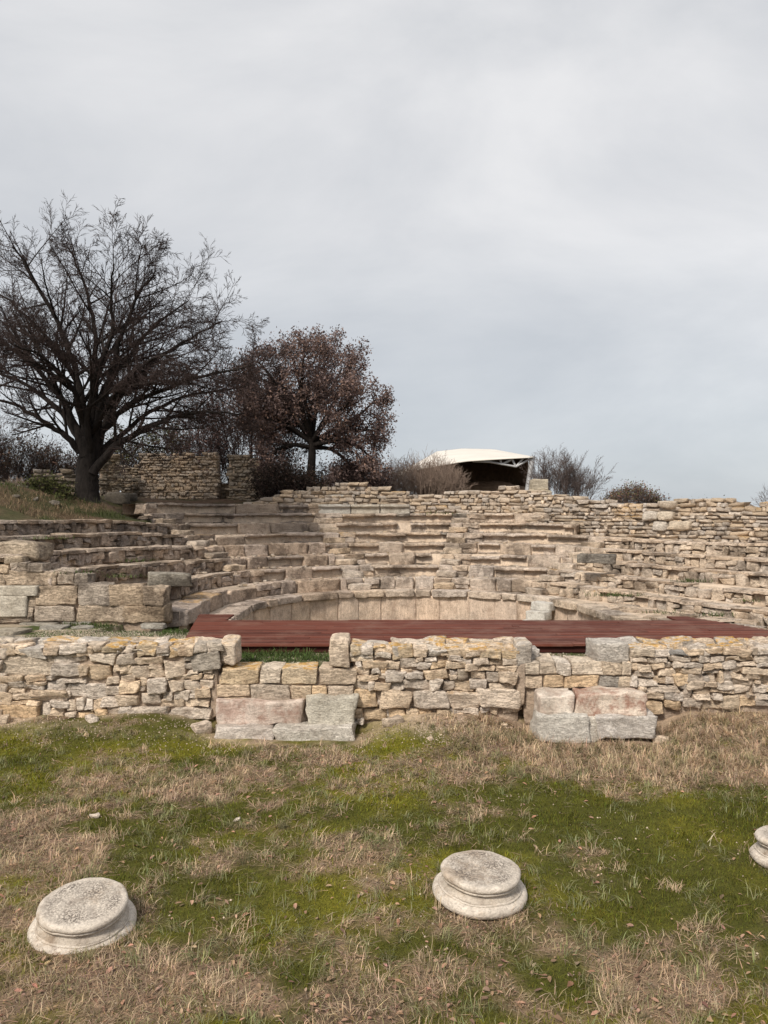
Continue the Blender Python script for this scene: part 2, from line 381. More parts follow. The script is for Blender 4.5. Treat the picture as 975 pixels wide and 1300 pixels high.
# ------------------------------------------------------------------ ground sheet
def px_of(x, y): return CX + F * x / y
def ground_z(x, y):
    x = np.asarray(x, float); y = np.asarray(y, float)
    field = 0.03 * fbm(x * 0.7, y * 0.7, 3, 3) + 0.018 * fbm(x * 3.1, y * 3.1, 5, 3)
    bank = 0.19 * ss((y - 10.2) / 1.4) * (1 + 0.35 * fbm(x * 1.3, y * 1.3, 9, 2))
    nearst = np.maximum(ss((1.75 - np.abs(x + 1.43)) / .8), ss((1.6 - np.abs(x - 3.1)) / .8))
    z = field + bank * (1 - .9 * nearst * ss((11.9 - y) / .3)) - .09 * nearst * ss((y - 9.4) / 1.6)
    terr = 0.83 + 0.03 * fbm(x * 1.7, y * 1.7, 21, 3)
    z = np.where(y > 11.95, terr, z)
    r, a = rho(x, y)
    # sunken orchestra and the (covered) ground under the seats
    inside = (y > 15.6) & (r < 9.2)
    z = np.where(inside & ((r < 5.2) | (y > 16.75)), -0.3, z)
    # hill round the seats
    e = np.where(a > R(150), 9.75, np.where(a < R(60), 9.95, 11.2))
    e = e + (11.2 - 9.75) * 0  
    plate = np.where(a > R(150), 2.95 + 0.15, np.where(a < R(60), 3.0, 3.75))
    u = np.clip(r - e, 0, None)
    left = ss((a - R(112)) / R(40)); right = ss((R(85) - a) / R(45))
    top = 3.75 * (1 - left) * (1 - right) + left * 3.85 + right * 3.25
    base = np.where(a > R(118), 3.0, np.where(a < R(60), 2.6, 3.5))
    lh = ss((a - R(112)) / R(35))
    base = 3.5 * (1 - lh) + 2.98 * lh; base = np.where(a < R(75), 2.8, base)
    hill = base + (top - base) * ss(u / 3.2) + 0.10 * fbm(x * 0.8, y * 0.8, 31, 3) * ss(u / 1.0)
    hill = hill + .22 * np.exp(-((x + 11.9) ** 2 + (y - 23.6) ** 2) / 3.0)
    far = np.hypot(x, y)
    hill = hill + 0.9 * ss((far - 60) / 60) * (1 - ss((x - 22) / 20)) - 1.2 * ss((far - 150) / 300)
    edge = np.where(a > R(151), 9.55, np.where(a < R(62), 9.8, 11.15))
    z = np.where((r > edge) & (y > 16.75), hill, z)
    return z
def axis(*segs):
    o = []
    for a, b, s in segs: o += list(np.arange(a, b, s))
    return np.array(o)
gx = np.concatenate([-np.geomspace(2500, 24, 22), axis((-22, -8, 0.35), (-8, 9.0, 0.075), (9, 24, 0.35)), np.geomspace(25, 2500, 22)])
gy = np.concatenate([-np.geomspace(200, 4, 10), axis((-3, 4.2, 0.3), (4.2, 11.94, 0.075), (11.96, 17.0, 0.14), (17, 48, 0.3)), np.geomspace(49, 3500, 30)])
GX, GY = np.meshgrid(gx, gy); GZ = ground_z(GX, GY)

def blob(px, py, x0, y0, rx, ry): return np.exp(-(((px - x0) / rx) ** 2 + ((py - y0) / ry) ** 2))
# patches of the meadow: (photo x, y, radii, amount) turned into places on the ground; + dry, - green
PATCH = [(870, 945, 170, 48, .95), (690, 935, 110, 35, .75), (960, 985, 60, 30, .5), (400, 950, 130, 26, .25), (140, 1000, 90, 30, .45), (300, 985, 120, 25, .3),
 (40, 1075, 90, 45, .8), (60, 1215, 110, 90, .55), (430, 1090, 60, 45, .35), (720, 1180, 90, 45, .5), (610, 1225, 100, 45, .5), (860, 1260, 120, 45, .65),
 (220, 1240, 120, 60, .5), (380, 1270, 140, 40, .45), (560, 985, 130, 20, .4), (480, 1120, 50, 60, .35), (600, 1030, 60, 20, .4), (300, 1080, 60, 20, .4),
 (850, 1050, 150, 42, -1.0), (850, 1140, 150, 60, -.85), (500, 1030, 110, 30, -.45), (260, 1130, 110, 45, -.5), (50, 960, 90, 26, -.7), (240, 950, 60, 16, -.7),
 (505, 945, 42, 20, -1.1), (690, 1250, 60, 30, -.4), (520, 1200, 60, 30, -.4), (700, 1020, 70, 18, -.6), (200, 1180, 90, 25, -.4), (120, 1050, 50, 14, -.3),
 (400, 1210, 80, 40, -.25), (930, 1220, 60, 40, -.5), (640, 1060, 60, 20, -.4)]
def dryness(x, y):
    x = np.asarray(x, float); y = np.maximum(np.asarray(y, float), 0.5)
    px = CX + F * x / y; py = HZ + F * EYE / y
    s = 0.03 + 0.45 * fbm(x * 1.25, y * 1.25, 41, 4) + 0.62 * fbm(x * 3.3, y * 3.3, 47, 3) + 0.3 * fbm(x * 9, y * 9, 43, 2)
    for (a, b, rx, ry, k) in PATCH: s = s + .72 * k * blob(px, py, a, b, rx, ry)
    return s
def ground_tint(x, y):
    n = x.size; D = dryness(x, y); r, a = rho(x, y)
    moss = np.array([0.130, 0.120, 0.014]); green = np.array([0.072, 0.071, 0.013]); tan = np.array([0.24, 0.165, 0.11]); soil = np.array([0.125, 0.084, 0.060])
    yel = ss((fbm(x * 0.9, y * 0.9, 61, 3) + 0.25) / 0.6)[:, None]
    g = green * (1 - yel) + moss * yel
    f = ss((D + 0.15) / 0.75)[:, None]; so = ss((fbm(x * 2.2, y * 2.2, 71, 3) + 0.1) / 0.5)[:, None]
    c = g * (1 - f) + (tan * (1 - so * 0.75) + soil * so * 0.75) * f
    # bare stony earth along the foot of the wall
    bk = (ss((y - 10.7) / 0.6) * ss((x + 8) / 1) * np.clip(0.45 + 1.2 * fbm(x * 1.6, y * 1.6, 77, 3), 0, 1))[:, None]
    c = c * (1 - bk) + np.array([0.48, 0.365, 0.27]) * bk
    t = (y > 11.94)[:, None]
    gm = ss((fbm(x * 1.5, y * 1.5, 81, 3) + 0.05) / 0.3)[:, None]
    tc_ = np.array([0.33, 0.27, 0.20]) * (1 - gm) + np.array([0.06, 0.075, 0.022]) * gm
    c = np.where(t, tc_, c)
    hm = ss((fbm(x * 0.6, y * 0.6, 91, 4) + 0.15) / 0.35)[:, None]
    hc = np.array([0.12, 0.078, 0.052]) * (1 - hm) + np.array([0.055, 0.056, 0.024]) * hm
    c = np.where(((r > 9.3) & (y > 16.7))[:, None], hc, c)
    return c
gv = np.stack([GX.ravel(), GY.ravel(), GZ.ravel()], 1)
nxg, nyg = len(gx), len(gy); ii = np.arange(nxg * nyg).reshape(nyg, nxg)
gq = np.stack([ii[:-1, :-1].ravel(), ii[:-1, 1:].ravel(), ii[1:, 1:].ravel(), ii[1:, :-1].ravel()], 1)
ground = link('ground', fast_mesh('ground', gv, gq, colors=ground_tint(gv[:, 0], gv[:, 1]), smooth=True), M_GROUND)
tag(ground, 'grassy ground with dry patches, earth terrace and hillside', kind='structure')

# ------------------------------------------------------------------ front walls (traced stone by stone)
DW = 11.65                                        # distance of the wall face
def px_stone(parent, name, x0, y0, x1, y1, d, depth, m, color, proud=0.0, rnd=0.3, amp=0.014, corner=0.09, n=4, gap=0.8, tilt=0.0):
    w_ = (x1 - x0 - gap) * d / F; h_ = (y1 - y0 - gap) * d / F
    me = stone_mesh(w_, depth, h_, rnd, amp, corner, n, name=name)
    xc = X_at((x0 + x1) / 2, d); zc = Z_at((y0 + y1) / 2, d)
    return link(name, me, m, parent, (xc, d - proud + depth / 2, zc), (random.uniform(-tilt, tilt), random.uniform(-tilt, tilt) * min(1, 0.35 / w_), random.uniform(-tilt, tilt)), color)
def parse(s): return [tuple(q.split(',')) for q in s.split()]
LEFT = """-8,829,67,857,g 65,831,113,843 113,829,149,843,g 150,830,171,842 66,844,101,860 100,845,110,858 110,844,140,861 141,843,168,853 -5,858,31,866 34,857,57,865
12,865,32,873 32,865,58,870 -8,866,12,880 32,870,58,876 12,873,32,880 59,860,69,864 60,864,81,877 82,862,110,868 83,867,133,886 133,860,150,870 134,870,160,884 39,876,88,884 39,884,86,891
-6,880,15,896 14,880,38,888 14,888,38,896 33,889,52,896 -6,896,52,916,y 52,892,64,912 61,898,82,914 64,889,88,898 86,888,98,902 97,887,108,903 108,887,118,901 115,887,132,901 84,903,98,912 97,904,121,912,y
120,900,137,914,y 130,884,160,896 137,896,164,908 137,908,146,915 54,910,62,917 -6,820,32,831 54,820,75,831 75,818,109,830 109,817,133,829 132,819,157,830,l
150,820,158,830 158,820,172,829 172,818,197,833,l 198,820,214,831 215,818,228,834,l 228,820,244,833 245,817,263,828,g 263,816,282,827,g 172,833,208,844 150,842,170,857 169,844,190,860 190,843,208,850
190,850,209,860 209,838,235,859 235,834,243,840 243,827,278,851,d 236,841,252,851 237,851,252,856 257,850,270,856 150,858,174,866 177,860,187,872 177,872,186,880 187,861,213,880 221,858,242,864 243,855,257,863
257,856,270,862 214,864,233,878 233,863,254,877 254,862,270,875 150,866,176,882 178,880,205,895 204,878,218,889 219,878,240,890 240,877,249,887 249,872,268,886 150,882,178,895 205,888,232,899 232,887,268,898
150,895,165,911 165,896,214,909 215,899,268,912 163,908,177,916 184,907,194,915 196,908,214,914 0,880,12,884 213,859,222,864 215,878,220,886 82,878,90,888"""
MID = """445,820,461,831,l 461,821,474,831 474,821,490,829,l 445,831,475,839,g 475,829,494,838,g 493,820,524,836,l 523,822,543,835 543,824,567,834,g 567,823,592,834,g 592,824,609,835 609,826,635,836,l 634,826,657,836,l
450,840,460,847 459,838,490,849 490,838,510,852 510,836,529,848 529,835,538,841 538,835,553,840 529,840,547,849 548,840,569,848,y 569,834,587,840 587,836,600,843 600,835,618,844 619,836,638,845 638,835,656,845
453,847,470,857 470,848,482,855 482,849,491,856,y 508,849,523,855 569,840,590,849,y 590,843,607,852 606,845,629,852 630,845,655,853 455,856,482,864 482,856,491,862 491,852,515,865 514,854,537,862 537,849,569,861
569,850,582,858 582,849,596,861,g 597,852,617,861 618,853,634,867 632,853,655,868 571,857,582,864 451,865,469,876 469,864,477,877 477,866,494,877 494,865,513,877 513,861,546,877 545,861,560,877 561,864,576,876
576,862,597,876 598,862,620,875 620,867,655,877 451,877,481,899,y 480,886,486,899 485,877,522,898 522,877,570,899 570,877,610,900 609,876,655,898 460,900,489,915,y 489,900,496,914 495,900,516,914,y 516,900,533,916,y
533,900,551,914,y 551,900,571,914,y 572,907,589,914 590,899,609,907 610,898,623,907 623,898,635,908 636,898,661,907 453,911,463,921 572,900,590,907 448,899,460,911"""
RIGHT = """801,823,830,833,g 830,824,848,834 849,824,870,833,d 870,824,895,833 895,824,917,832 917,823,952,832 952,823,962,832 962,820,985,831 801,832,824,842 824,834,849,842 849,834,874,841 874,834,887,841 887,832,902,841
902,832,921,840 921,831,938,839 937,832,956,840 956,831,985,841 798,842,810,851 809,843,828,852 828,842,842,851 843,841,852,848,g 852,840,868,848 868,842,892,848 892,841,917,850 917,838,934,848 935,840,962,847 962,841,985,849
806,852,832,861 833,848,858,859 858,848,868,854 866,847,890,855 890,849,913,855 925,847,945,855 943,848,985,856 800,858,808,870 807,861,832,872 832,860,847,868 846,858,860,867 856,854,876,868,y 874,855,891,865 890,855,900,865
900,853,911,865 911,852,918,866 918,849,928,864 929,854,948,862 948,856,966,863 964,856,985,868 820,870,863,879 863,868,872,875 871,864,893,876 893,865,909,872 909,864,929,873 930,861,957,870 957,863,966,869
818,880,843,890 845,878,868,889 868,875,880,887 880,871,904,883 880,882,902,888 903,873,917,880 903,880,919,888 917,873,930,882 928,869,955,881 955,868,975,880 973,868,990,880 820,890,842,906,y 842,889,866,900,y
865,887,892,900 892,888,916,902,y 915,884,940,901,y 940,886,960,898,y 937,881,948,886 948,881,957,888 959,880,990,889 959,888,990,897 806,872,822,881 856,868,864,872 930,848,926,852 810,872,820,880"""
TONES = {'g': (0.66, 0.56, 0.455), 'y': (0.72, 0.55, 0.38), 'd': (0.40, 0.355, 0.305), 'l': (0.66, 0.52, 0.36), '': CREAM}
def wall_core(parent, x0, x1, y0, y1, z0, z1, m=M_MORTAR, name='core'):
    me = stone_mesh(x1 - x0, y1 - y0, z1 - z0, 0.15, 0.012, 0.0, 6, name=name)
    return link(name, me, m, parent, ((x0 + x1) / 2, (y0 + y1) / 2, (z0 + z1) / 2), (0, 0, 0), (0.3, 0.23, 0.16, 0))
def front_wall(spec, xa, xb, label, z_top=1.2, caps=(), grey_caps=0.3):
    t = empty('rubble_wall', (X_at((xa + xb) / 2, DW), DW + 0.3, 0.0))
    wall_core(t, X_at(xa, DW) + 0.03, X_at(xb, DW) - 0.03, DW + 0.075, DW + 0.66, -0.15, z_top - 0.13)
    for q in parse(spec):
        x0, y0, x1, y1 = map(float, q[:4]); k = q[4] if len(q) > 4 else ''
        if x1 <= x0: continue
        c = tone(TONES[k], 0.13, 0.06, 0.9 if k == 'l' else (0.25 if random.random() < 0.1 else 0.0))
        px_stone(t, 'wall_stone', x0, y0, x1, y1, DW, 0.30, M_RUBBLE, c, random.uniform(-0.02, 0.05), n=8 if (x1 - x0) > 16 else 6, rnd=random.uniform(0.18, 0.36), corner=0.15, amp=0.019, gap=0.35, tilt=0.04)
    # flat capping stones in two rows over the top of the wall
    for row, (yc, dep) in enumerate(((DW + 0.17, 0.30), (DW + 0.50, 0.38))):
        s = X_at(xa, DW)
        while s < X_at(xb, DW) - 0.08:
            ww = min(random.uniform(0.2, 0.46), X_at(xb, DW) - s)
            px = px_of(s + ww / 2, yc); li = max([0] + [k for (a, b, k) in caps if a < px < b])
            hh = random.uniform(0.10, 0.17)
            me = stone_mesh(ww - 0.012, dep, hh, 0.3, 0.022, 0.22, 6, name='capping_stone')
            zt = z_top + random.uniform(-0.015, 0.03) + (0.02 if row else -0.02)
            link('capping_stone', me, M_RUBBLE, t, (s + ww / 2, yc, zt - hh / 2), (random.uniform(-.06, .06), random.uniform(-.05, .05), random.uniform(-.1, .1)),
                 tone(GREYST if random.random() < 0.45 else CREAM, 0.13, 0.05, li))
            s += ww
    tag(t, label, 'wall', 'front walls of the stage building')
    return t
wl = front_wall(LEFT, -190, 272, 'low cream rubble wall from the marble block corner to the pink-stepped doorway', 1.205, [(75, 100, .8), (140, 172, 1), (210, 252, 1)])
px_stone(wl, 'end_stone', 278, 814, 299, 845, DW + 0.05, 0.5, M_RUBBLE, tone(CREAM, .05, .02, .3), 0.0, n=6)
px_stone(wl, 'mortar_pier', 267, 848, 277, 915, DW, 0.4, M_MORTAR, (0, 0, 0, 0), -0.02)
# the part of this wall that runs on past the frame edge
for q in range(54):
    xx = -188 + (q // 6) * 20; yy = 823 + (q % 6) * 15
    px_stone(wl, 'wall_stone', xx, yy, xx + random.uniform(22, 40), yy + 14, DW, 0.3, M_RUBBLE, tone(CREAM), random.uniform(0, .05))
wm = front_wall(MID, 445, 662, 'low cream rubble wall standing free between the two stepped doorways', 1.19, [(445, 470, .6), (545, 605, 1), (605, 660, .5)])
px_stone(wm, 'end_stone', 417, 813, 445, 847, DW - 0.05, 0.62, M_RUBBLE, tone(CREAM, .05), 0.0, n=6, rnd=.22)
px_stone(wm, 'end_stone', 655, 816, 676, 847, DW, 0.5, M_RUBBLE, tone(GREYST, .05, .02, .2), 0.0, n=6)
px_stone(wm, 'end_stone', 672, 824, 685, 843, DW + 0.3, 0.35, M_RUBBLE, tone(GREYST, .05), 0.0, n=4)
px_stone(wm, 'mortar_pier', 654, 846, 667, 899, DW, 0.4, M_MORTAR, (0, 0, 0, 0), -0.0)
wr = front_wall(RIGHT, 800, 1170, 'low cream rubble wall with orange lichen beside the stained marble steps', 1.21, [(800, 832, .9), (843, 875, 1), (900, 950, 1)])
px_stone(wr, 'end_stone', 757, 817, 802, 843, DW + 0.02, 0.62, M_RUBBLE, tone((0.58, 0.51, 0.43), .02), 0.0, n=6, rnd=.16, corner=0.05)
for q in range(56):
    xx = 982 + (q // 7) * 22; yy = 822 + (q % 7) * 12.5
    px_stone(wr, 'wall_stone', xx, yy, xx + random.uniform(18, 34), yy + 13, DW, 0.3, M_RUBBLE, tone(CREAM), random.uniform(0, .05))

def sill(rows, xa, xb, zt, label):
    t = empty('doorway_sill', (X_at((xa + xb) / 2, DW), DW + 0.3, 0.1))
    wall_core(t, X_at(xa, DW) + 0.02, X_at(xb, DW) - 0.02, DW + 0.05, DW + 0.6, 0.0, zt - 0.1)
    for q in parse(rows):
        x0, y0, x1, y1 = map(float, q[:4]); k = q[4] if len(q) > 4 else ''
        px_stone(t, 'sill_block', x0, y0, x1, y1, DW, 0.34 if y0 > 852 else 0.56, M_RUBBLE, tone(TONES[k] if k else (0.62, 0.50, 0.385), .08, .04, 0.9 if k == 'l' else 0), random.uniform(-0.01, 0.015), rnd=.14, corner=.06, amp=.014, n=8)
    tag(t, label, 'sill'); return t
sill('277,849,328,869,l 330,849,357,869,g 358,848,403,869,l 405,848,452,869 278,870,317,886 318,870,368,890 369,870,395,888,y 396,870,416,888,y 417,870,451,888 280,886,318,893', 272, 453, 0.88, 'cut stone doorway sill with orange lichen above pink and grey blocks')
sill('665,841,685,857,g 684,839,706,857,g 706,841,726,857,g 726,840,765,857,g 765,841,790,857,g 790,841,802,857,g 667,858,689,873 690,858,715,873,y 716,857,760,873,y 761,858,786,873,d 786,857,808,873,g', 665, 806, 0.96, 'cut stone doorway sill above the rust stained marble steps')

PINK = (0.50, 0.37, 0.31)
def block_material():
    """marble with rust stains"""
    m = stone_material('stained_marble', pits=0.4, strata=0.4, grey=0.4, bump=0.7, sc=1.2, lichen=False, crust=(0.62, 0.58, 0.54))
    t = m.node_tree; b = t.nodes['Principled BSDF']; src = b.inputs['Base Color'].links[0].from_socket
    tcn = N(t, 'ShaderNodeTexCoord'); n = N(t, 'ShaderNodeTexNoise', {'Vector': N(t, 'ShaderNodeVectorMath', {0: tcn.outputs['Object'], 1: (4.3, 1.2, 7.7)}, operation='ADD').outputs[0], 'Scale': 3.4, 'Detail': 9.0, 'Roughness': 0.72})
    oi = N(t, 'ShaderNodeObjectInfo')
    f = N(t, 'ShaderNodeMath', {0: ramp(t, n.outputs['Fac'], [(0.47, 0.0), (0.60, 0.8)]), 1: oi.outputs['Alpha']}, operation='MULTIPLY').outputs[0]
    t.links.new(mix(t, f, src, (0.27, 0.105, 0.065)), b.inputs['Base Color'])
    return m
M_STAIN = block_material()
def steps(blocks, label, xa):
    t = empty('doorway_steps', (xa, 11.2, 0.0))
    for (x0, y0, x1, y1, d, dep, m, c, nm) in blocks:
        me = stone_mesh((x1 - x0) * d / F, dep, (y1 - y0) * d / F, 0.15, 0.02, 0.09, 8, name='step_block')
        o = link('step_block', me, m, t, (X_at((x0 + x1) / 2, d), d + dep / 2, Z_at((y0 + y1) / 2, d)), (0, 0, random.uniform(-.015, .015)), c)
        o['label'] = nm
    tag(t, label, 'steps'); return t
steps([(272, 891, 387, 921, 11.5, 0.4, M_STAIN, (0.62, 0.52, 0.45, .55), 'pinkish rough upper step block'),
       (388, 886, 454, 922, 11.46, 0.4, M_MARBLE, (0.60, 0.555, 0.47, 0), 'pale grey squared upper step block'),
       (271, 926, 346, 956, 11.22, 0.5, M_MARBLE, (0.62, 0.55, 0.49, 0), 'pinkish white lower step block'),
       (347.5, 924, 450, 956, 11.2, 0.5, M_MARBLE, (0.62, 0.57, 0.505, 0), 'grey and white lower step block')],
      'two courses of pink and grey marble step blocks below the lichened sill', X_at(362, 11))
steps([(684, 882, 730, 911, 11.14, 0.52, M_STAIN, (0.66, 0.58, 0.50, 0.35), 'white cubic step block with pink edge'),
       (731.5, 880, 821, 909, 11.14, 0.5, M_STAIN, (0.64, 0.54, 0.45, 0.9), 'long step block with rust brown border'),
       (684, 910, 746, 945, 11.0, 0.62, M_MARBLE, (0.61, 0.57, 0.51, 0), 'grey veined lower step block'),
       (745, 909, 761, 942, 11.03, 0.55, M_MARBLE, (0.64, 0.59, 0.52, 0), 'narrow white lower step block'),
       (761, 908, 836, 940, 11.0, 0.6, M_MARBLE, (0.64, 0.59, 0.54, 0), 'whitish split lower step block')],
      'rust stained marble step blocks projecting in front of the right hand doorway sill', X_at(760, 11))

# ------------------------------------------------------------------ wooden stage deck
ZP, DF, DB, DBL, DBR = 1.0, 13.02, 16.0, 16.9, 16.5
def deck_left(y): return -3.58 - 0.164 * (y - 14.03)
def deck_right(y): return 6.5 - 0.395 * (y - 16.5)
stage = empty('wooden_stage', (1.6, 14.5, 0.84))
tag(stage, 'long low red brown wooden deck stage behind the rubble walls', 'stage')
pitch = 0.149; y = DF
while y < DBL - 0.02:
    spans = []
    if y < DB - 0.01: spans = [(deck_left(y), deck_right(y))]
    else:
        spans = [(deck_left(y), -3.27)]
        if y < DBR: spans.append((6.06, deck_right(y)))
    for (a, b) in spans:
        s = a; first = True
        while s < b - 0.01:
            L = min(random.uniform(1.2, 3.6) if first else 3.6, b - s); first = False
            if b - (s + L) < 0.5: L = b - s
            zz = random.uniform(-0.006, 0.006); hw = L / 2 - 0.003; hd = pitch / 2 - 0.007
            sl = -0.164 * 0 
            v = [(-hw, -hd, -0.018), (hw, -hd, -0.018), (hw, hd, -0.018), (-hw, hd, -0.018), (-hw, -hd, 0.016), (hw, -hd, 0.016), (hw, hd, 0.016), (-hw, hd, 0.016),
                 (-hw + .004, -hd + .004, 0.018), (hw - .004, -hd + .004, 0.018), (hw - .004, hd - .004, 0.018), (-hw + .004, hd - .004, 0.018)]
            f = [(3, 2, 1, 0), (0, 1, 5, 4), (1, 2, 6, 5), (2, 3, 7, 6), (3, 0, 4, 7), (4, 5, 9, 8), (5, 6, 10, 9), (6, 7, 11, 10), (7, 4, 8, 11), (8, 9, 10, 11)]
            link('plank', pydata('plank', v, f, False), M_WOOD, stage, (s + L / 2, y + pitch / 2, ZP - 0.018 + zz))
            s += L
    y += pitch
def boxmesh(w_, d_, h_, name='beam'):
    v = [(sx * w_ / 2, sy * d_ / 2, sz * h_ / 2) for sz in (-1, 1) for sy in (-1, 1) for sx in (-1, 1)]
    return pydata(name, v, [(0, 2, 3, 1), (4, 5, 7, 6), (0, 1, 5, 4), (2, 6, 7, 3), (0, 4, 6, 2), (1, 3, 7, 5)], False)
for yy in (DF + 0.10, 14.4, 15.6):
    a, b = deck_left(yy) + 0.08, deck_right(yy) - 0.1
    link('beam', boxmesh(b - a, 0.07, 0.11), M_DARKWOOD, stage, ((a + b) / 2, yy, ZP - 0.095))
for xx in np.arange(-3.2, 7.4, 0.95):
    link('joist_foot', boxmesh(0.09, 0.09, 0.16), M_DARKWOOD, stage, (xx, DF + 0.25, ZP - 0.12))
    link('joist_foot', boxmesh(0.09, 0.09, 0.9), M_DARKWOOD, stage, (xx * 0.85, 15.5, ZP - 0.49))

# ------------------------------------------------------------------ seats
odeon = empty('stone_seating', (C0[0], C0[1], 0.0))
tag(odeon, 'curved tiers of weathered limestone seats around the orchestra', 'seating')
STAIRS = [R(41), R(77.5), R(109.5), R(148)]; SW = 0.36
def core_strip(P, T, width, zt, zb, inset, name, m=M_FILL):
    Nrm = np.stack([-T[:, 1], T[:, 0]], 1); st = 4
    P, Nrm = P[::st], Nrm[::st]; wz = wing(P[:, 0], P[:, 1])
    a = P + Nrm * inset; b = P + Nrm * (inset + width * 0.5); c = P + Nrm * (inset + width)
    k = len(P); V = np.zeros((k, 5, 3))
    for j, (q, z) in enumerate(((a, zb), (a, zt), (b, zt), (c, zt), (c, zb))):
        V[:, j, :2] = q; V[:, j, 2] = z + (wz if j in (1, 2, 3) else 0)
    V[:, 1:4, 2] += 0.012 * fbm(V[:, 1:4, 0] * 3, V[:, 1:4, 1] * 3, 5, 3)
    i = np.arange(k - 1)[:, None] * 5; Q = []
    for j in range(5):
        j2 = (j + 1) % 5; Q.append(np.concatenate([i + j, i + 5 + j, i + 5 + j2, i + j2], 1))
    return fast_mesh(name, V.reshape(-1, 3), np.concatenate(Q), smooth=False)
def ang_of(x, y):
    a = math.atan2(y - C0[1], x - C0[0]); return a if a > -math.pi / 2 else a + 2 * math.pi
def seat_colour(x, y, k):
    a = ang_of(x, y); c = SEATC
    if a > R(112) and k >= 5: c = (0.36, 0.295, 0.245) if random.random() < .75 else (0.46, 0.37, 0.30)  # upper left rows: dark stone, with the oak's shade put into the colour
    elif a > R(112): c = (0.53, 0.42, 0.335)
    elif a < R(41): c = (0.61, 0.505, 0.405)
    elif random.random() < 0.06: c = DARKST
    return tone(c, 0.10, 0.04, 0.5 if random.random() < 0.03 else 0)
row_of = {}
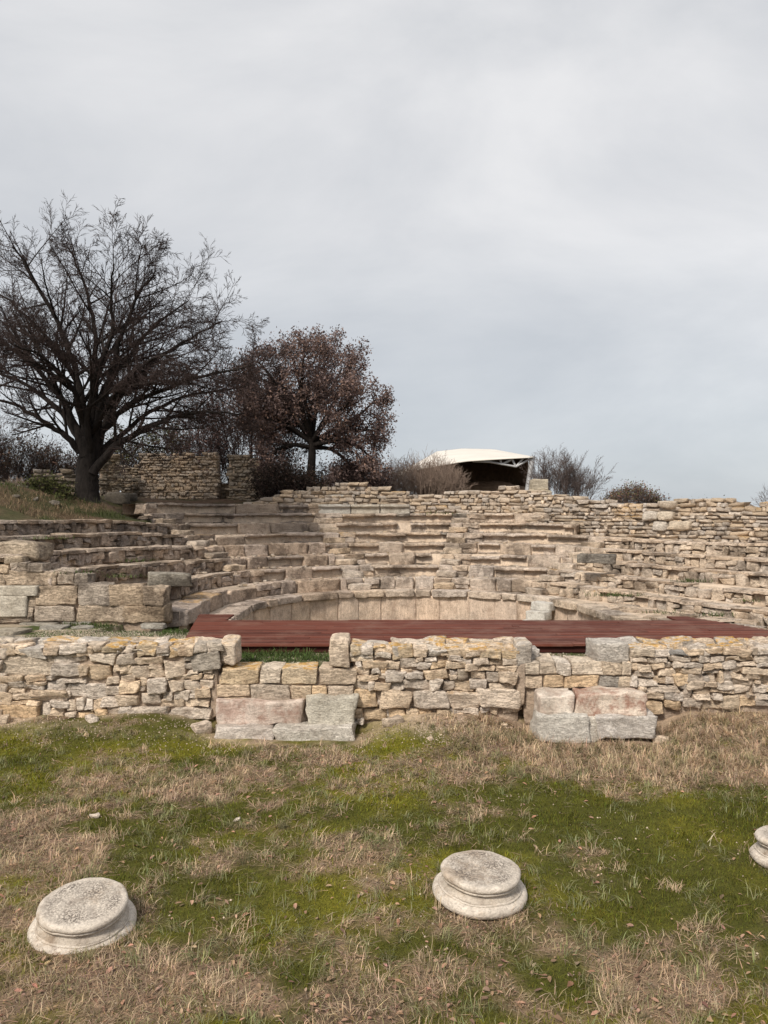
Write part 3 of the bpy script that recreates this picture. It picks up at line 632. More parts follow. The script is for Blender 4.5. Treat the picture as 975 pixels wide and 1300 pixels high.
for k in range(0, 9):
    ar, al, yend = AR, AL, 16.65
    if k == 0: ar, al, yend = R(6), R(180), 17.7
    elif k == 1: ar, al, yend = R(33), R(180), 17.0
    elif k == 2: ar, al = R(36), R(178)
    if k >= 6: ar = R(52) if k == 6 else (R(58) if k == 7 else R(80))
    if k == 8: al = R(150)
    if k == 7: al = R(152)
    P = rowpath(Rk(k), ar, al, yend)
    if k >= 6:                                       # upper rows stop at the rubble wall on the right
        P = np.array([p for p in P if rho(p[0], p[1])[1] > (R(50) if k == 6 else R(56) if k == 7 else R(98))])
    if k >= 7: P = np.array([p for p in P if rho(p[0], p[1])[1] < R(152 if k == 7 else 148)])
    L, T = path_info(P); z = Zk(k)
    row = empty('seat_row' if k else 'podium_coping', (C0[0], C0[1], 0.0)); row.parent = odeon; row.location = (0, 0, 0)
    row_of[k] = row
    wid = 4.2 if k == 0 else 2.6 if k < 3 else (1.5 if k < 7 else 1.1)
    link('tread_bed', core_strip(P, T, wid, z - 0.028, z - 0.95 if k > 0 else z - 0.4, 0.14, 'tread_bed'), M_FILL, row, (0, 0, 0))
    s = 0.0
    while s < L[-1] - 0.12:
        x, y, hd = at(P, L, T, s); a = ang_of(x, y)
        if px_of(x, y) > 1150 or px_of(x, y) < -150: s += 0.3; continue
        if k >= 1 and random.random() < 0.035: s += random.uniform(.2, .5); continue      # robbed stone
        on_stair = any(abs(a - q) * Rk(k) < SW for q in STAIRS)
        rubble = (a < R(38) or a > R(151)) and k >= (2 if a > 2 else 1)
        if k in (1,) and a > R(145): rubble = False
        if rubble:
            ww = random.uniform(0.15, 0.44)
            x, y, hd = at(P, L, T, s + ww / 2); zz = z + float(wing(x, y)); 
            two = random.random() < 0.5; H = RISE - 0.05; zz -= 0.07
            parts_ = [(0, H)] if not two else [(0, H * random.uniform(.42, .62))]
            if two: parts_.append((parts_[0][1], H - parts_[0][1]))
            for (o_, hh) in parts_:
                dep = random.uniform(0.26, 0.42)
                me = stone_mesh(ww - 0.015, dep, hh - 0.012, 0.22, 0.02, 0.18, 6, name='riser_stone')
                off = dep / 2 + random.uniform(-0.02, 0.03)
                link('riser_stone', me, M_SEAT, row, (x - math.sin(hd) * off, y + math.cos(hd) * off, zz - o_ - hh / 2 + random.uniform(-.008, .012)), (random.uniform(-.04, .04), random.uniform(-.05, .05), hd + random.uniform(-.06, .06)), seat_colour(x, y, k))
            s += ww
        else:
            ww = random.choice((random.uniform(0.5, 1.0), random.uniform(1.0, 1.9))) if not on_stair else random.uniform(0.4, 0.72)
            if k == 0: ww = random.uniform(0.9, 1.5)
            ww = min(ww, L[-1] - s)
            if not on_stair:                          # stop at a stairway
                for q in STAIRS:
                    ds = (a - q) * Rk(k) - SW
                    if 0 < ds < ww: ww = max(ds, 0.12)
            x, y, hd = at(P, L, T, s + ww / 2); zz = z + float(wing(x, y))
            lipped = (k >= 2 and not on_stair and random.random() < (0.85 if k != 4 else 0.5)) 
            dep = TREAD * random.uniform(0.82, 0.98)
            sag = ww * ww / (8 * Rk(k))
            jit = random.uniform(-0.02, 0.02) - sag * 0.5
            if on_stair and k:
                for hf in (0, 1):
                    hh = RISE / 2; me = stone_mesh(ww - .012, dep * (.9 - .1 * hf), hh, .14, .018, .09, 6, name='seat_block'); off = dep / 2 + jit + random.uniform(-.03, .05)
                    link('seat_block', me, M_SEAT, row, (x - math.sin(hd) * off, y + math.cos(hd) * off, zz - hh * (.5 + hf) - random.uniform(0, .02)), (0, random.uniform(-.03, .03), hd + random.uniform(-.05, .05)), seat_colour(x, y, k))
            elif k == 0:
                me = stone_mesh(ww - 0.003, 0.62, 0.20, 0.2, 0.016, 0.03, 6, taper=1 / Rk(k), name='coping_stone'); off = 0.31 - 0.03 + jit; zc = zz - 0.10
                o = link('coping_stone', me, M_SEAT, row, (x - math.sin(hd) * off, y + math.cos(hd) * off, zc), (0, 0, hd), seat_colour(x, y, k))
            elif lipped:
                me = seat_mesh(ww - 0.012, dep, RISE + 0.03, 1 / Rk(k), random.uniform(0.16, 0.26), random.uniform(0.07, 0.11))
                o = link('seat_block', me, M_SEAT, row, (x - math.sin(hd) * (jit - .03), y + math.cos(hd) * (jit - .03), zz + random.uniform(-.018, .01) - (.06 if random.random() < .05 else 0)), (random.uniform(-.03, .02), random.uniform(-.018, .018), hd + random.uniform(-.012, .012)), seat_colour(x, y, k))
            else:
                me = stone_mesh(ww - 0.014, dep, RISE + 0.03, 0.10, 0.016, 0.05, 6, taper=1 / Rk(k), name='seat_block'); off = dep / 2 + jit
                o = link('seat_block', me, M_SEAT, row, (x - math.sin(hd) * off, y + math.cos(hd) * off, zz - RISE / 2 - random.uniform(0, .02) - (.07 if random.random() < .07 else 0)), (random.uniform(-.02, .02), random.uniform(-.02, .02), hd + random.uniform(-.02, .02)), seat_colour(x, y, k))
            s += ww
# thin worn tread slabs over the rubble risers at both ends of the tiers
    s = 0.0
    while s < L[-1] - 0.2 and k >= 1:
        ww = random.uniform(0.45, 1.2); x, y, hd = at(P, L, T, s + ww / 2); a = ang_of(x, y); s += ww
        if not ((a < R(38) or a > R(151)) and k >= (2 if a > 2 else 1)) or not -150 < px_of(x, y) < 1150 or random.random() < .06: continue
        dep = random.uniform(.42, .66); me = stone_mesh(ww - .008, dep, .085, .25, .012, .08, 6, name='tread_slab'); off = dep / 2 - random.uniform(.0, .05)
        link('tread_slab', me, M_SEAT, row, (x - math.sin(hd) * off, y + math.cos(hd) * off, z + float(wing(x, y)) - .03 + random.uniform(-.012, .012)), (random.uniform(-.015, .015), random.uniform(-.015, .015), hd), tone((0.62, 0.50, 0.395) if a < 2 else (0.56, 0.45, 0.355), .08, .03))
# stair steps: a half-height block before each row at the four stairways
for q in STAIRS:
    st = empty('stairway', (0, 0, 0), parent=odeon)
    for k in range(1, 8):
        if q < R(45) and k > 5: continue
        if q > R(140) and k < 3: continue
        r = Rk(k) - 0.19; x = C0[0] + r * math.cos(q); y = C0[1] + r * math.sin(q)
        zz = Zk(k) - RISE / 2 + float(wing(x, y))
        me = stone_mesh(0.66, 0.42, 0.19, 0.2, 0.022, 0.12, 6, name='stair_step')
        link('stair_step', me, M_SEAT, st, (x, y, zz - 0.09), (0, 0, q - math.pi / 2), tone((0.57, 0.46, 0.355), .12))
# podium wall of upright slabs below the coping
pw = empty('podium_wall', (0, 0, 0), parent=odeon)
P = rowpath(R0 + 0.06, R(6), R(180), 17.7); L, T = path_info(P)
link('wall_backing', core_strip(P, T, 0.4, Z0 - 0.3, -0.4, 0.1, 'wall_backing', M_MORTAR), M_MORTAR, pw, (0, 0, 0))
s = 0.0
while s < L[-1] - 0.1:
    ww = min(random.uniform(0.7, 1.15), L[-1] - s); x, y, hd = at(P, L, T, s + ww / 2)
    me = stone_mesh(ww + 0.004, 0.22, 0.86, 0.03, 0.005, 0.003, 6, name='podium_slab')
    zz = Z0 - 0.19 - 0.43 + float(wing(x, y))
    link('podium_slab', me, M_PODIUM, pw, (x - math.sin(hd) * 0.11, y + math.cos(hd) * 0.11, zz), (0, 0, hd), tone((0.60, 0.47, 0.37), 0.04, .02))
    s += ww
# broken chips lying on the treads
cv = NR.uniform(-1, 1, (420, 2)); ca_ = R(41) + (cv[:, 0] + 1) / 2 * R(130); kk_ = NR.integers(1, 7, 420); rr_ = R0 + TREAD * kk_ + .15 + (cv[:, 1] + 1) / 2 * .55
cx_, cy_ = C0[0] + rr_ * np.cos(ca_), C0[1] + rr_ * np.sin(ca_); okc = rho(cx_, cy_)[1] < R(164); cz_ = Z0 + RISE * kk_ + wing(cx_, cy_)
chips = []
for i in np.nonzero(okc)[0]:
    q = random.uniform(.03, .10); chips.append(((cx_[i], cy_[i], cz_[i] + q * .1), random.uniform(0, 3), (q * 1.5, q, q * .7), tone((0.5, 0.41, 0.32), .2)))
# loose slabs lying proud on the tiers
def slab(px, py, d, w_, dep, h_, rz, c, parent=odeon, nm='displaced_slab', m=M_SEAT):
    me = stone_mesh(w_, dep, h_, 0.22, 0.016, 0.08, 6, name=nm)
    return link(nm, me, m, parent, (X_at(px, d), d + dep / 2, Z_at(py, d)), (random.uniform(-.03, .03), random.uniform(-.04, .04), rz), c)
def slab_on(px, k, d, w_, dep, h_, rz, c, m=M_SEAT):
    x = X_at(px, d); zt = Zk(k) + float(wing(x, d)) + 0.0
    me = stone_mesh(w_, dep, h_, 0.22, 0.016, 0.08, 6, name='displaced_slab')
    return link('displaced_slab', me, m, odeon, (x, d + dep / 2, zt + h_ / 2 - 0.02), (0, random.uniform(-.03, .03), rz), c)
slab_on(762, 3, 22.6, 1.1, 0.6, 0.26, -0.35, tone((0.25, 0.22, 0.185), .05))
slab_on(210, 2, 18.6, 1.05, 0.75, 0.30, 0.25, tone((0.36, 0.315, 0.25), .05))
for (px, d, zt, c) in ((684, 22.4, 0.38, 0), (690, 22.6, 0.62, 0), (678, 22.2, 0.14, 0)):
    x = X_at(px, d); me = stone_mesh(0.62, 0.4, 0.24, 0.12, 0.006, 0.03, 4, name='stair_step')
    link('stair_step', me, M_MARBLE, odeon, (x, d, zt - 0.12), (0, 0, -0.75), (0.60, 0.57, 0.52, 0))

n_ = 0
while n_ < 46:
    d = random.uniform(17.2, 22.5); x = X_at(random.uniform(735, 985), d)
    if rho(x, d, R(6), R(180))[0] > R0 + .75 and rho(x, d, R(33), R(180))[0] < Rk(1) - .12:
        w_ = random.uniform(.25, .7); me = stone_mesh(w_, w_ * .7, .14, .2, .02, .2, 4, name='ledge_stone'); n_ += 1
        link('ledge_stone', me, M_SEAT, odeon, (x, d, Z0 - .03 + float(wing(x, d)) + random.uniform(-.02, .06)), (0, random.uniform(-.06, .06), random.uniform(-1.1, -.4)), tone((0.52, 0.42, 0.33), .12))

# ------------------------------------------------------------------ end wall of the seats on the left
DA = 16.5
ew = empty('end_wall', (X_at(110, DA), DA + 0.3, 0.8)); tag(ew, 'squared block wall closing the seat tiers behind the earth terrace', 'wall')
link('core', boxmesh(X_at(200, DA) - X_at(-80, DA), 0.5, 1.1, 'core'), M_MORTAR, ew, ((X_at(200, DA) + X_at(-80, DA)) / 2, DA + 0.33, 0.98))
for q in parse("""47,744,98,769 98,742,140,769 140,743,181,769 181,745,210,770 -60,770,-10,790 -10,782,41,792 41,769,96,789 96,769,157,791 155,769,212,793 5,725,72,744 72,723,94,744 94,729,112,743
34,756,47,771,s 35,771,42,784,s -60,744,-12,770 12,714,35,726 35,715,55,726 -14,717,12,728 -14,727,5,745 -60,715,-14,744"""):
    x0, y0, x1, y1 = map(float, q[:4]); up_ = y1 < 746
    px_stone(ew, 'wall_block', x0, y0, x1, y1, DA + (0.12 if up_ else 0), 0.45, M_SEAT, tone((0.54, 0.435, 0.335), .1, .05), random.uniform(-.02, .02), rnd=.15, corner=.08, n=8, amp=.022)
px_stone(ew, 'boulder', -14, 689, 49, 716, DA + 0.3, 0.9, M_SEAT, tone((0.48, 0.385, 0.285), .03), 0, rnd=.6, amp=.03, corner=.15, n=6)
px_stone(ew, 'rough_block', 4, 706, 30, 717, DA + 0.1, 0.5, M_SEAT, tone((0.48, 0.385, 0.285), .03), 0, rnd=.4, n=6)
o1 = px_stone(ew, 'marble_block', -16, 744, 47, 757, DA - 0.06, 0.5, M_MARBLE, (0.60, 0.545, 0.46, 0), 0, rnd=.1, amp=.004, corner=.01, n=6)
o2 = px_stone(ew, 'marble_block', -16, 756, 34, 784, DA - 0.06, 0.5, M_MARBLE, (0.60, 0.545, 0.46, 0), 0, rnd=.08, amp=.004, corner=.01, n=6)
for o in (o1, o2): o['label'] = 'smooth pale marble block'
for i, (px, py, w_, dp) in enumerate(((52, 791, .8, .42), (106, 796, .38, .3), (100, 790, .6, .3), (10, 801, .75, .5), (70, 796, .5, .3), (195, 793, .5, .25), (8, 811, .6, .35))):
    d = 2.36 * F / (py - HZ); d = (EYE - 0.86) * F / (py - HZ)
    me = stone_mesh(w_, dp, 0.09, 0.4, 0.01, 0.2, 4, name='paving_slab')
    o = link('paving_slab', me, M_RUBBLE, None, (X_at(px, d), d, 0.845), (0, 0, random.uniform(-.3, .3)), tone((0.38, 0.335, 0.27), .08))
    tag(o, 'flat pale paving slab bedded in the grassy terrace by the block wall', 'slab', 'paving slabs on the terrace')

# ------------------------------------------------------------------ rubble masonry along a plan path
def joined_from_pool(items, name):
    Vs, Qs, Cs, base = [], [], [], 0
    for (loc, rz, sc, c) in items:
        me = random.choice(_pool); n = len(me.vertices); co = np.empty(n * 3); me.vertices.foreach_get('co', co); co = co.reshape(-1, 3) * np.array(sc)
        ca, sa = math.cos(rz), math.sin(rz); xy = np.stack([co[:, 0] * ca - co[:, 1] * sa, co[:, 0] * sa + co[:, 1] * ca], 1)
        Cs.append(np.tile(np.array(c[:3]), (n, 1))); Vs.append(np.concatenate([xy, co[:, 2:]], 1) + np.array(loc)); q = np.array(template(4)[1]) + base; Qs.append(q); base += n
    return fast_mesh(name, np.concatenate(Vs), np.concatenate(Qs), colors=np.concatenate(Cs), smooth=True)
o = link('stone_chips', joined_from_pool(chips, 'stone_chips'), M_RUBBLE_SMALL, odeon, (0, 0, 0)); o.location = -Vector(world_loc(odeon)); o['kind'] = 'stuff'
def masonry(t, P, zb, zt, ch, sw, depth, colour, batter=0.0, cap=290, name='wall_stone', core=0.5, skip=None, loose=True):
    P = np.asarray(P, float)
    L, T = path_info(P); items = []
    zmin = min(zb(*p) for p in P); zmax = max(zt(*p) for p in P); z = zmin; ci = 0
    while z < zmax:
        h = ch * random.uniform(0.7, 1.35); s = random.uniform(-sw, 0)
        while s < L[-1]:
            ww = sw * random.choice((random.uniform(0.4, .9), random.uniform(.8, 1.9))); x, y, hd = at(P, L, T, min(max(s + ww / 2, 0), L[-1]))
            if zb(x, y) - h * 0.6 <= z and z + h * 0.5 < zt(x, y) and not (skip and skip(x, y, z + h / 2)) and -140 < px_of(x, y) < 1150 and s + ww / 2 > 0:
                hh = h * random.uniform(0.85, 1.06); off = depth / 2 + batter * (z - zmin) + random.uniform(-0.04, 0.03)
                top = z + h * 1.5 >= zt(x, y)
                items.append(((x - math.sin(hd) * off, y + math.cos(hd) * off, z + hh / 2 + random.uniform(-.012, .012)), hd + random.uniform(-.05, .05) * (4 if top else 1), (ww - 0.012, depth * random.uniform(.8, 1.1), hh - 0.008), colour(x, y, z)))
            s += ww
        z += h; ci += 1
    items.sort(key=lambda q: -q[2][0] * q[2][2])
    for (loc, rz, sc, c) in items[:cap]:
        link(name, random.choice(_pool), None, t, loc, (random.uniform(-.05, .05), random.uniform(-.06, .06), rz), c, sc)
    if len(items) > cap:
        o = link('small_stones', joined_from_pool(items[cap:], 'small_stones'), M_RUBBLE_SMALL, t, (0, 0, 0), (0, 0, 0), tone((0.42, 0.345, 0.245), .02)); o['kind'] = 'stuff'
        o.location = -Vector(world_loc(t))
    # solid core behind the stones
    k = len(P); Nrm = np.stack([-T[:, 1], T[:, 0]], 1); V = np.zeros((k, 4, 3))
    ztv = np.array([zt(*p) for p in P]); zbv = np.array([zb(*p) for p in P])
    for j, (o_, zz) in enumerate(((0.09, zbv - .4), (0.09 + batter * (ztv - zmin), ztv - 0.10), (core + batter * (ztv - zmin), ztv - 0.10), (core, zbv - .4))):
        V[:, j, :2] = P + Nrm * np.asarray(o_).reshape(-1, 1); V[:, j, 2] = zz
    i = np.arange(k - 1)[:, None] * 4; Q = [np.concatenate([i + j, i + 4 + j, i + 4 + (j + 1) % 4, i + (j + 1) % 4], 1) for j in range(4)]
    Q.append(np.array([[0, 1, 2, 3], [(k - 1) * 4 + 3, (k - 1) * 4 + 2, (k - 1) * 4 + 1, (k - 1) * 4]]))
    o = link('core', fast_mesh('core', V.reshape(-1, 3), np.concatenate(Q)), M_MORTAR, t, (0, 0, 0)); o.location = -Vector(world_loc(t))
PROF = [(300, 640), (340, 632), (360, 626), (400, 618), (455, 613), (480, 619), (540, 628), (575, 626), (600, 623), (640, 620), (662, 619), (700, 627), (740, 632), (770, 636), (800, 641), (845, 641),
        (858, 633), (880, 629), (905, 630), (925, 634), (940, 641), (955, 640), (975, 635), (1020, 634)]
pxs, pys = zip(*PROF)
def top_prof(x, y): return EYE + (HZ - float(np.interp(px_of(x, y), pxs, pys))) * y / F + 0.05 * float(vnoise(x * 2.3, y * 2.3, 4))
def back_colour(x, y, z):
    p = px_of(x, y); li = 0.9 if (775 < p < 812 and z > 2.9) or random.random() < 0.015 else 0
    return tone((0.68, 0.565, 0.455) if p > 520 else (0.60, 0.495, 0.395), 0.15, 0.06, li)
fine = []
for a in np.arange(R(124), R(61), -0.006): fine.append(C0 + (10.62 - 0.25 * ss((R(80) - a) / R(20)) + 0.25 * ss((a - R(100)) / R(15))) * np.array([math.cos(a), math.sin(a)]))
t = empty('rubble_wall', (fine[len(fine) // 2][0], fine[len(fine) // 2][1], 3.0)); tag(t, 'irregular rubble wall topping the seats below the brown tree and tan bush', 'wall', 'rubble walls above the seats')
masonry(t, fine, lambda x, y: Zk(7) - 0.15 if px_of(x, y) > 520 else Zk(8) - 0.1, top_prof, 0.14, 0.29, 0.42, back_colour, 0.12, 295, core=0.9)
rp = rowpath(9.55, R(40), R(62), 15.5, 0.06, 14.5); rp = rp[rp[:, 1] > 15.5]
t = empty('rubble_wall', (rp[len(rp) // 2][0], rp[len(rp) // 2][1], 2.3)); tag(t, 'long thin-coursed rubble wall with a humped top on the open side beyond the canopy', 'wall', 'rubble walls above the seats')
masonry(t, rp, lambda x, y: 2.45 + float(wing(x, y)), top_prof, 0.12, 0.30, 0.45, back_colour, 0.22, 295, core=1.1)
# large light boulders set in that wall
for i, (px, py, w_, h_) in enumerate(((832, 655, .55, .3), (851, 655, .5, .33), (868, 668, .7, .32), (843, 668, .5, .3), (855, 641, .6, .25))):
    d = 25.4; me = stone_mesh(w_, .5, h_, .6, .02, .1, 6, name='boulder')
    dd = [p for p in rp if abs(px_of(*p) - px) < 3]; p = dd[0] if dd else rp[5]
    zz = Z_at(py, p[1]); off = 0.12 + .22 * (zz - 2.3)
    link('boulder', me, M_RUBBLE, t, (p[0] + .05, p[1] + off - .0, zz), (0, 0, -.75), tone((0.58, 0.50, 0.41), .05))
# stele-like block on the wall
d = 31.6; st = empty('stone_pedestal', (X_at(686, d), d + .35, Z_at(637, d))); tag(st, 'upright two-part limestone block standing on top of the rubble wall', 'pedestal')
for (w_, dp, y0, y1) in ((0.88, 0.7, 622, 646), (0.66, 0.55, 608, 622.5)):
    me = stone_mesh(w_, dp, (y1 - y0) * d / F, .14, .012, .04, 6, name='pedestal_block')
    link('pedestal_block', me, M_RUBBLE, st, (X_at(686, d), d + .35, Z_at((y0 + y1) / 2, d)), (0, 0, .06), tone((0.55, 0.475, 0.365), .03))
# grey moulded bench at the top of the seats
be = empty('marble_bench', (X_at(462, 30.6), 30.6, Zk(8) - .35)); tag(be, 'grey marble bench of three slabs at the top of the seats', 'bench')
for i, (x0, x1) in enumerate(((404, 445), (445, 482), (482, 520))):
    dd = 30.45 - abs(i - .5) * .05
    me = seat_mesh((x1 - x0 - .6) * dd / F, .6, .42, 0, .1, .1, .008)
    link('bench_slab', me, M_MARBLE, be, (X_at((x0 + x1) / 2, dd), dd - .05, Z_at(640.5, dd)), (0, 0, (-.02, -.06, -.1)[i]), tone((0.47, 0.425, 0.36), .06))
me = seat_mesh(1.0, .5, .36, 0, .08, .1, .008); link('bench_slab', me, M_MARBLE, be, (X_at(421, 31.0), 30.95, Z_at(628, 31)), (0, 0, 0), tone((0.47, 0.425, 0.36), .06))

# ------------------------------------------------------------------ ruined building behind the big tree
def line(a, b, n=60): return [np.array(a) + (np.array(b) - np.array(a)) * i / n for i in range(n + 1)]
DR = 33.0
def ruin_wall(xa, xb, d0, d1, tops, label, ch=0.12, sw=0.23, skip=None, base=3.6, c=(0.60, 0.48, 0.37), cap=280, name='ruined_wall'):
    P = line((X_at(xa, d0), d0), (X_at(xb, d1), d1)); mid = P[30]
    t = empty(name, (mid[0], mid[1], base)); tag(t, label, 'wall', 'ruined walls behind the big tree')
    px_, py_ = zip(*tops)
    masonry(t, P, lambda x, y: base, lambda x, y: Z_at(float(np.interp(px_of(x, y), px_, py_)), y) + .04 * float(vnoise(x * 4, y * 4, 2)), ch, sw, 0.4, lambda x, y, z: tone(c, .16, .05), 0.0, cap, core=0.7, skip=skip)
    return t
ruin_wall(178, 273, DR, DR - .4, [(178, 578), (185, 575), (215, 577), (240, 575), (250, 578), (273, 574)], 'cream rubble wall of a ruined room beside the dark doorway gap')
ruin_wall(273, 291, DR + .5, DR + .5, [(273, 613), (291, 613)], 'low rubble sill filling the gap in the ruined room wall', sw=.25)
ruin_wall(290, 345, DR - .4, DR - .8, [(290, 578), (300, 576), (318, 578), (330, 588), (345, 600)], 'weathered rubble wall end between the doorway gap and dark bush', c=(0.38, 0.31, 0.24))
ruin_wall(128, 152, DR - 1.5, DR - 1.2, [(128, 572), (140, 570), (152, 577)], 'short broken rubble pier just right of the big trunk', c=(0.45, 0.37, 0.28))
ruin_wall(152, 180, DR + .6, DR + .2, [(152, 588), (165, 594), (180, 590)], 'rubble wall stretch coloured as shaded between broken pier and ruined room', c=(0.38, 0.31, 0.24))  # shadow on this stretch is put into its darker stone colour
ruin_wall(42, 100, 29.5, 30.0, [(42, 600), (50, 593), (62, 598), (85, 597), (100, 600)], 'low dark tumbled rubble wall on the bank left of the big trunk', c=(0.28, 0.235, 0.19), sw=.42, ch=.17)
for i, (px, d, s_) in enumerate(((150, 28.6, .9), (178, 28.2, .7), (200, 28.8, .8), (165, 29.2, .6), (225, 28.6, .5), (20, 22.5, .25), (45, 23.0, .2), (70, 23.4, .3), (30, 24.5, .3))):
    x = X_at(px, d); me = stone_mesh(s_, s_ * .7, s_ * .5, .6, .03, .15, 6, name='tumbled_stone')
    o = link('tumbled_stone', me, M_RUBBLE, None, (x, d, float(ground_z(x, d)) + s_ * .12), (0, 0, random.uniform(0, 3)), tone((0.20, 0.175, 0.145), .1))
    tag(o, 'large dark boulder tumbled between the oak trunk and the ruined walls' if i < 5 else 'small dark stone lying on the grassy bank above the seats', 'stone', 'boulders beside the oak trunk' if i < 5 else 'small stones on the grassy bank')

# ------------------------------------------------------------------ column bases
def lathe(prof, n=64, seed=0):
    V = []; Fc = []; m = len(prof)
    for i in range(n):
        a = 2 * math.pi * i / n
        for (r, z) in prof:
            k = 1 + 0.006 * math.sin(3 * a + seed) + 0.004 * math.sin(11 * a + seed * 2 + z * 20)
            V.append((r * k * math.cos(a), r * k * math.sin(a), z + 0.003 * math.sin(5 * a + seed + r * 9)))
    for i in range(n):
        for j in range(m - 1):
            a, b = i * m + j, ((i + 1) % n) * m + j
            Fc.append((a, b, b + 1, a + 1))
    if prof[-1][0] < 1e-3 and False: pass
    Fc.append(tuple(i * m + m - 1 for i in range(n))); Fc.append(tuple(i * m for i in range(n))[::-1])
    return pydata('base', rough(np.array(V), .0035), Fc)
def torus_prof(r, z0, z1, n=9, flat=None):
    h = (z1 - z0) / 2; return [(r - h + h * math.cos(a), (z0 + z1) / 2 + h * math.sin(a)) for a in np.linspace(-math.pi / 2, math.pi / 2, n)]
def base_marble():
    m = stone_material('base_marble', pits=0.35, strata=0.3, grey=0.75, bump=0.5, sc=1.8, crust=(0.66, 0.58, 0.50), cracks=.7)
    t = m.node_tree; b = t.nodes['Principled BSDF']; src = b.inputs['Base Color'].links[0].from_socket
    tcn = N(t, 'ShaderNodeTexCoord'); sp = N(t, 'ShaderNodeTexNoise', {'Vector': tcn.outputs['Object'], 'Scale': 55.0, 'Detail': 5.0, 'Roughness': 0.75})
    big = N(t, 'ShaderNodeTexNoise', {'Vector': tcn.outputs['Object'], 'Scale': 5.0, 'Detail': 5.0})
    sxy = N(t, 'ShaderNodeSeparateXYZ', {0: tcn.outputs['Object']})
    r2 = N(t, 'ShaderNodeVectorMath', {0: N(t, 'ShaderNodeCombineXYZ', {0: sxy.outputs[0], 1: sxy.outputs[1]}).outputs[0]}, operation='LENGTH').outputs['Value']
    inner = N(t, 'ShaderNodeMapRange', {0: r2, 1: 0.31, 2: 0.25}).outputs[0]
    zt = N(t, 'ShaderNodeMapRange', {0: sxy.outputs[2], 1: 0.235, 2: 0.25}).outputs[0]
    f = N(t, 'ShaderNodeMath', {0: ramp(t, sp.outputs['Fac'], [(0.44, 0.0), (0.54, 1.0)]), 1: inner}, operation='MULTIPLY').outputs[0]
    f = N(t, 'ShaderNodeMath', {0: f, 1: zt}, operation='MULTIPLY').outputs[0]
    f = N(t, 'ShaderNodeMath', {0: f, 1: ramp(t, big.outputs['Fac'], [(0.35, 0.4), (0.6, 0.95)])}, operation='MULTIPLY').outputs[0]
    t.links.new(mix(t, f, src, (0.12, 0.10, 0.085)), b.inputs['Base Color'])
    return m
M_BASE = base_marble()
def column_base(x, y, z, rx, ry, label, seed):
    t = empty('column_base', (x, y, z)); t.rotation_euler = (rx, ry, seed); t.scale = (1, 1, .88)
    def part(nm, prof, c):
        o = bpy.data.objects.new(nm, lathe(prof, 72, seed)); col.objects.link(o); o.data.materials.append(M_BASE); o.parent = t; o.color = (*c, 0)
    part('lower_torus', [(0.30, -0.02)] + torus_prof(0.395, -0.02, 0.085, 11) + [(0.345, 0.088), (0.345, 0.10), (0.33, 0.103)], (0.56, 0.495, 0.425))
    part('scotia', [(0.335, 0.098), (0.332, 0.108), (0.306, 0.122), (0.295, 0.140), (0.296, 0.158), (0.310, 0.170), (0.30, 0.174)], (0.47, 0.41, 0.345))
    part('upper_torus', [(0.29, 0.165), (0.318, 0.168), (0.318, 0.182), (0.300, 0.186)] + torus_prof(0.332, 0.186, 0.252, 10) + [(0.28, 0.2535), (0.12, 0.252), (0.02, 0.252)], (0.55, 0.485, 0.415))
    tag(t, label, 'column base', 'marble column bases in the grass'); return t
column_base(0.80, 6.45, 0.03, R(3), R(0.8), 'round marble column base lying level in the middle of the meadow', 0.4)
column_base(-2.32, 5.98, -0.005, R(4), R(-6), 'tilted marble column base half sunk among dry brown grass', 1.3)
column_base(3.80, 7.12, 0.02, R(2), R(6), 'column base on mossy green turf nearest the lichened wall', 2.6)

# ------------------------------------------------------------------ loose stones on the ground
LOOSE = ['cream boulder lying against the foot of the wall below its marble corner', 'flat pale stone fallen beside the rust stained marble steps', 'small pale stone on the green patch before the free-standing wall', 'white pebble sized stone touching the grey veined lower step', 'half buried stone in the earth at the foot of the lichened rubble wall', 'flat buried stone beside the pinkish lower step block', 'flat buried stone under the free-standing wall near the grey step', 'small stone leaning at the corner of the grey step block', 'small pale stone alone on mixed turf behind the tilted column base', 'small stone on the pebbly earth before the mortar pier', 'little pale stone on turf between column bases and doorway steps']
def ground_point(px, py, z=0.0):
    d = (EYE - z) * F / (py - HZ); return X_at(px, d), d
for i, (px, py, s_) in enumerate(((4, 928, .26), (838, 934, .24), (545, 943, .09), (729, 939, .07), (118, 906 + 14, .2), (255, 918, .32), (500, 917, .3), (440, 922, .12), (120, 1037, .1), (640, 922, .1), (300, 1040, .07))):
    x, d = ground_point(px, py); d = min(d, 11.35); x = X_at(px, d); me = stone_mesh(s_, s_ * .7, s_ * .5, .6, .012, .15, 4, name='loose_stone')
    o = link('loose_stone', me, M_RUBBLE, None, (x, d, float(ground_z(x, d)) + s_ * .08), (0, 0, random.uniform(0, 3)), tone(CREAM, .08))
    tag(o, LOOSE[i], 'stone', 'loose stones in the grass')

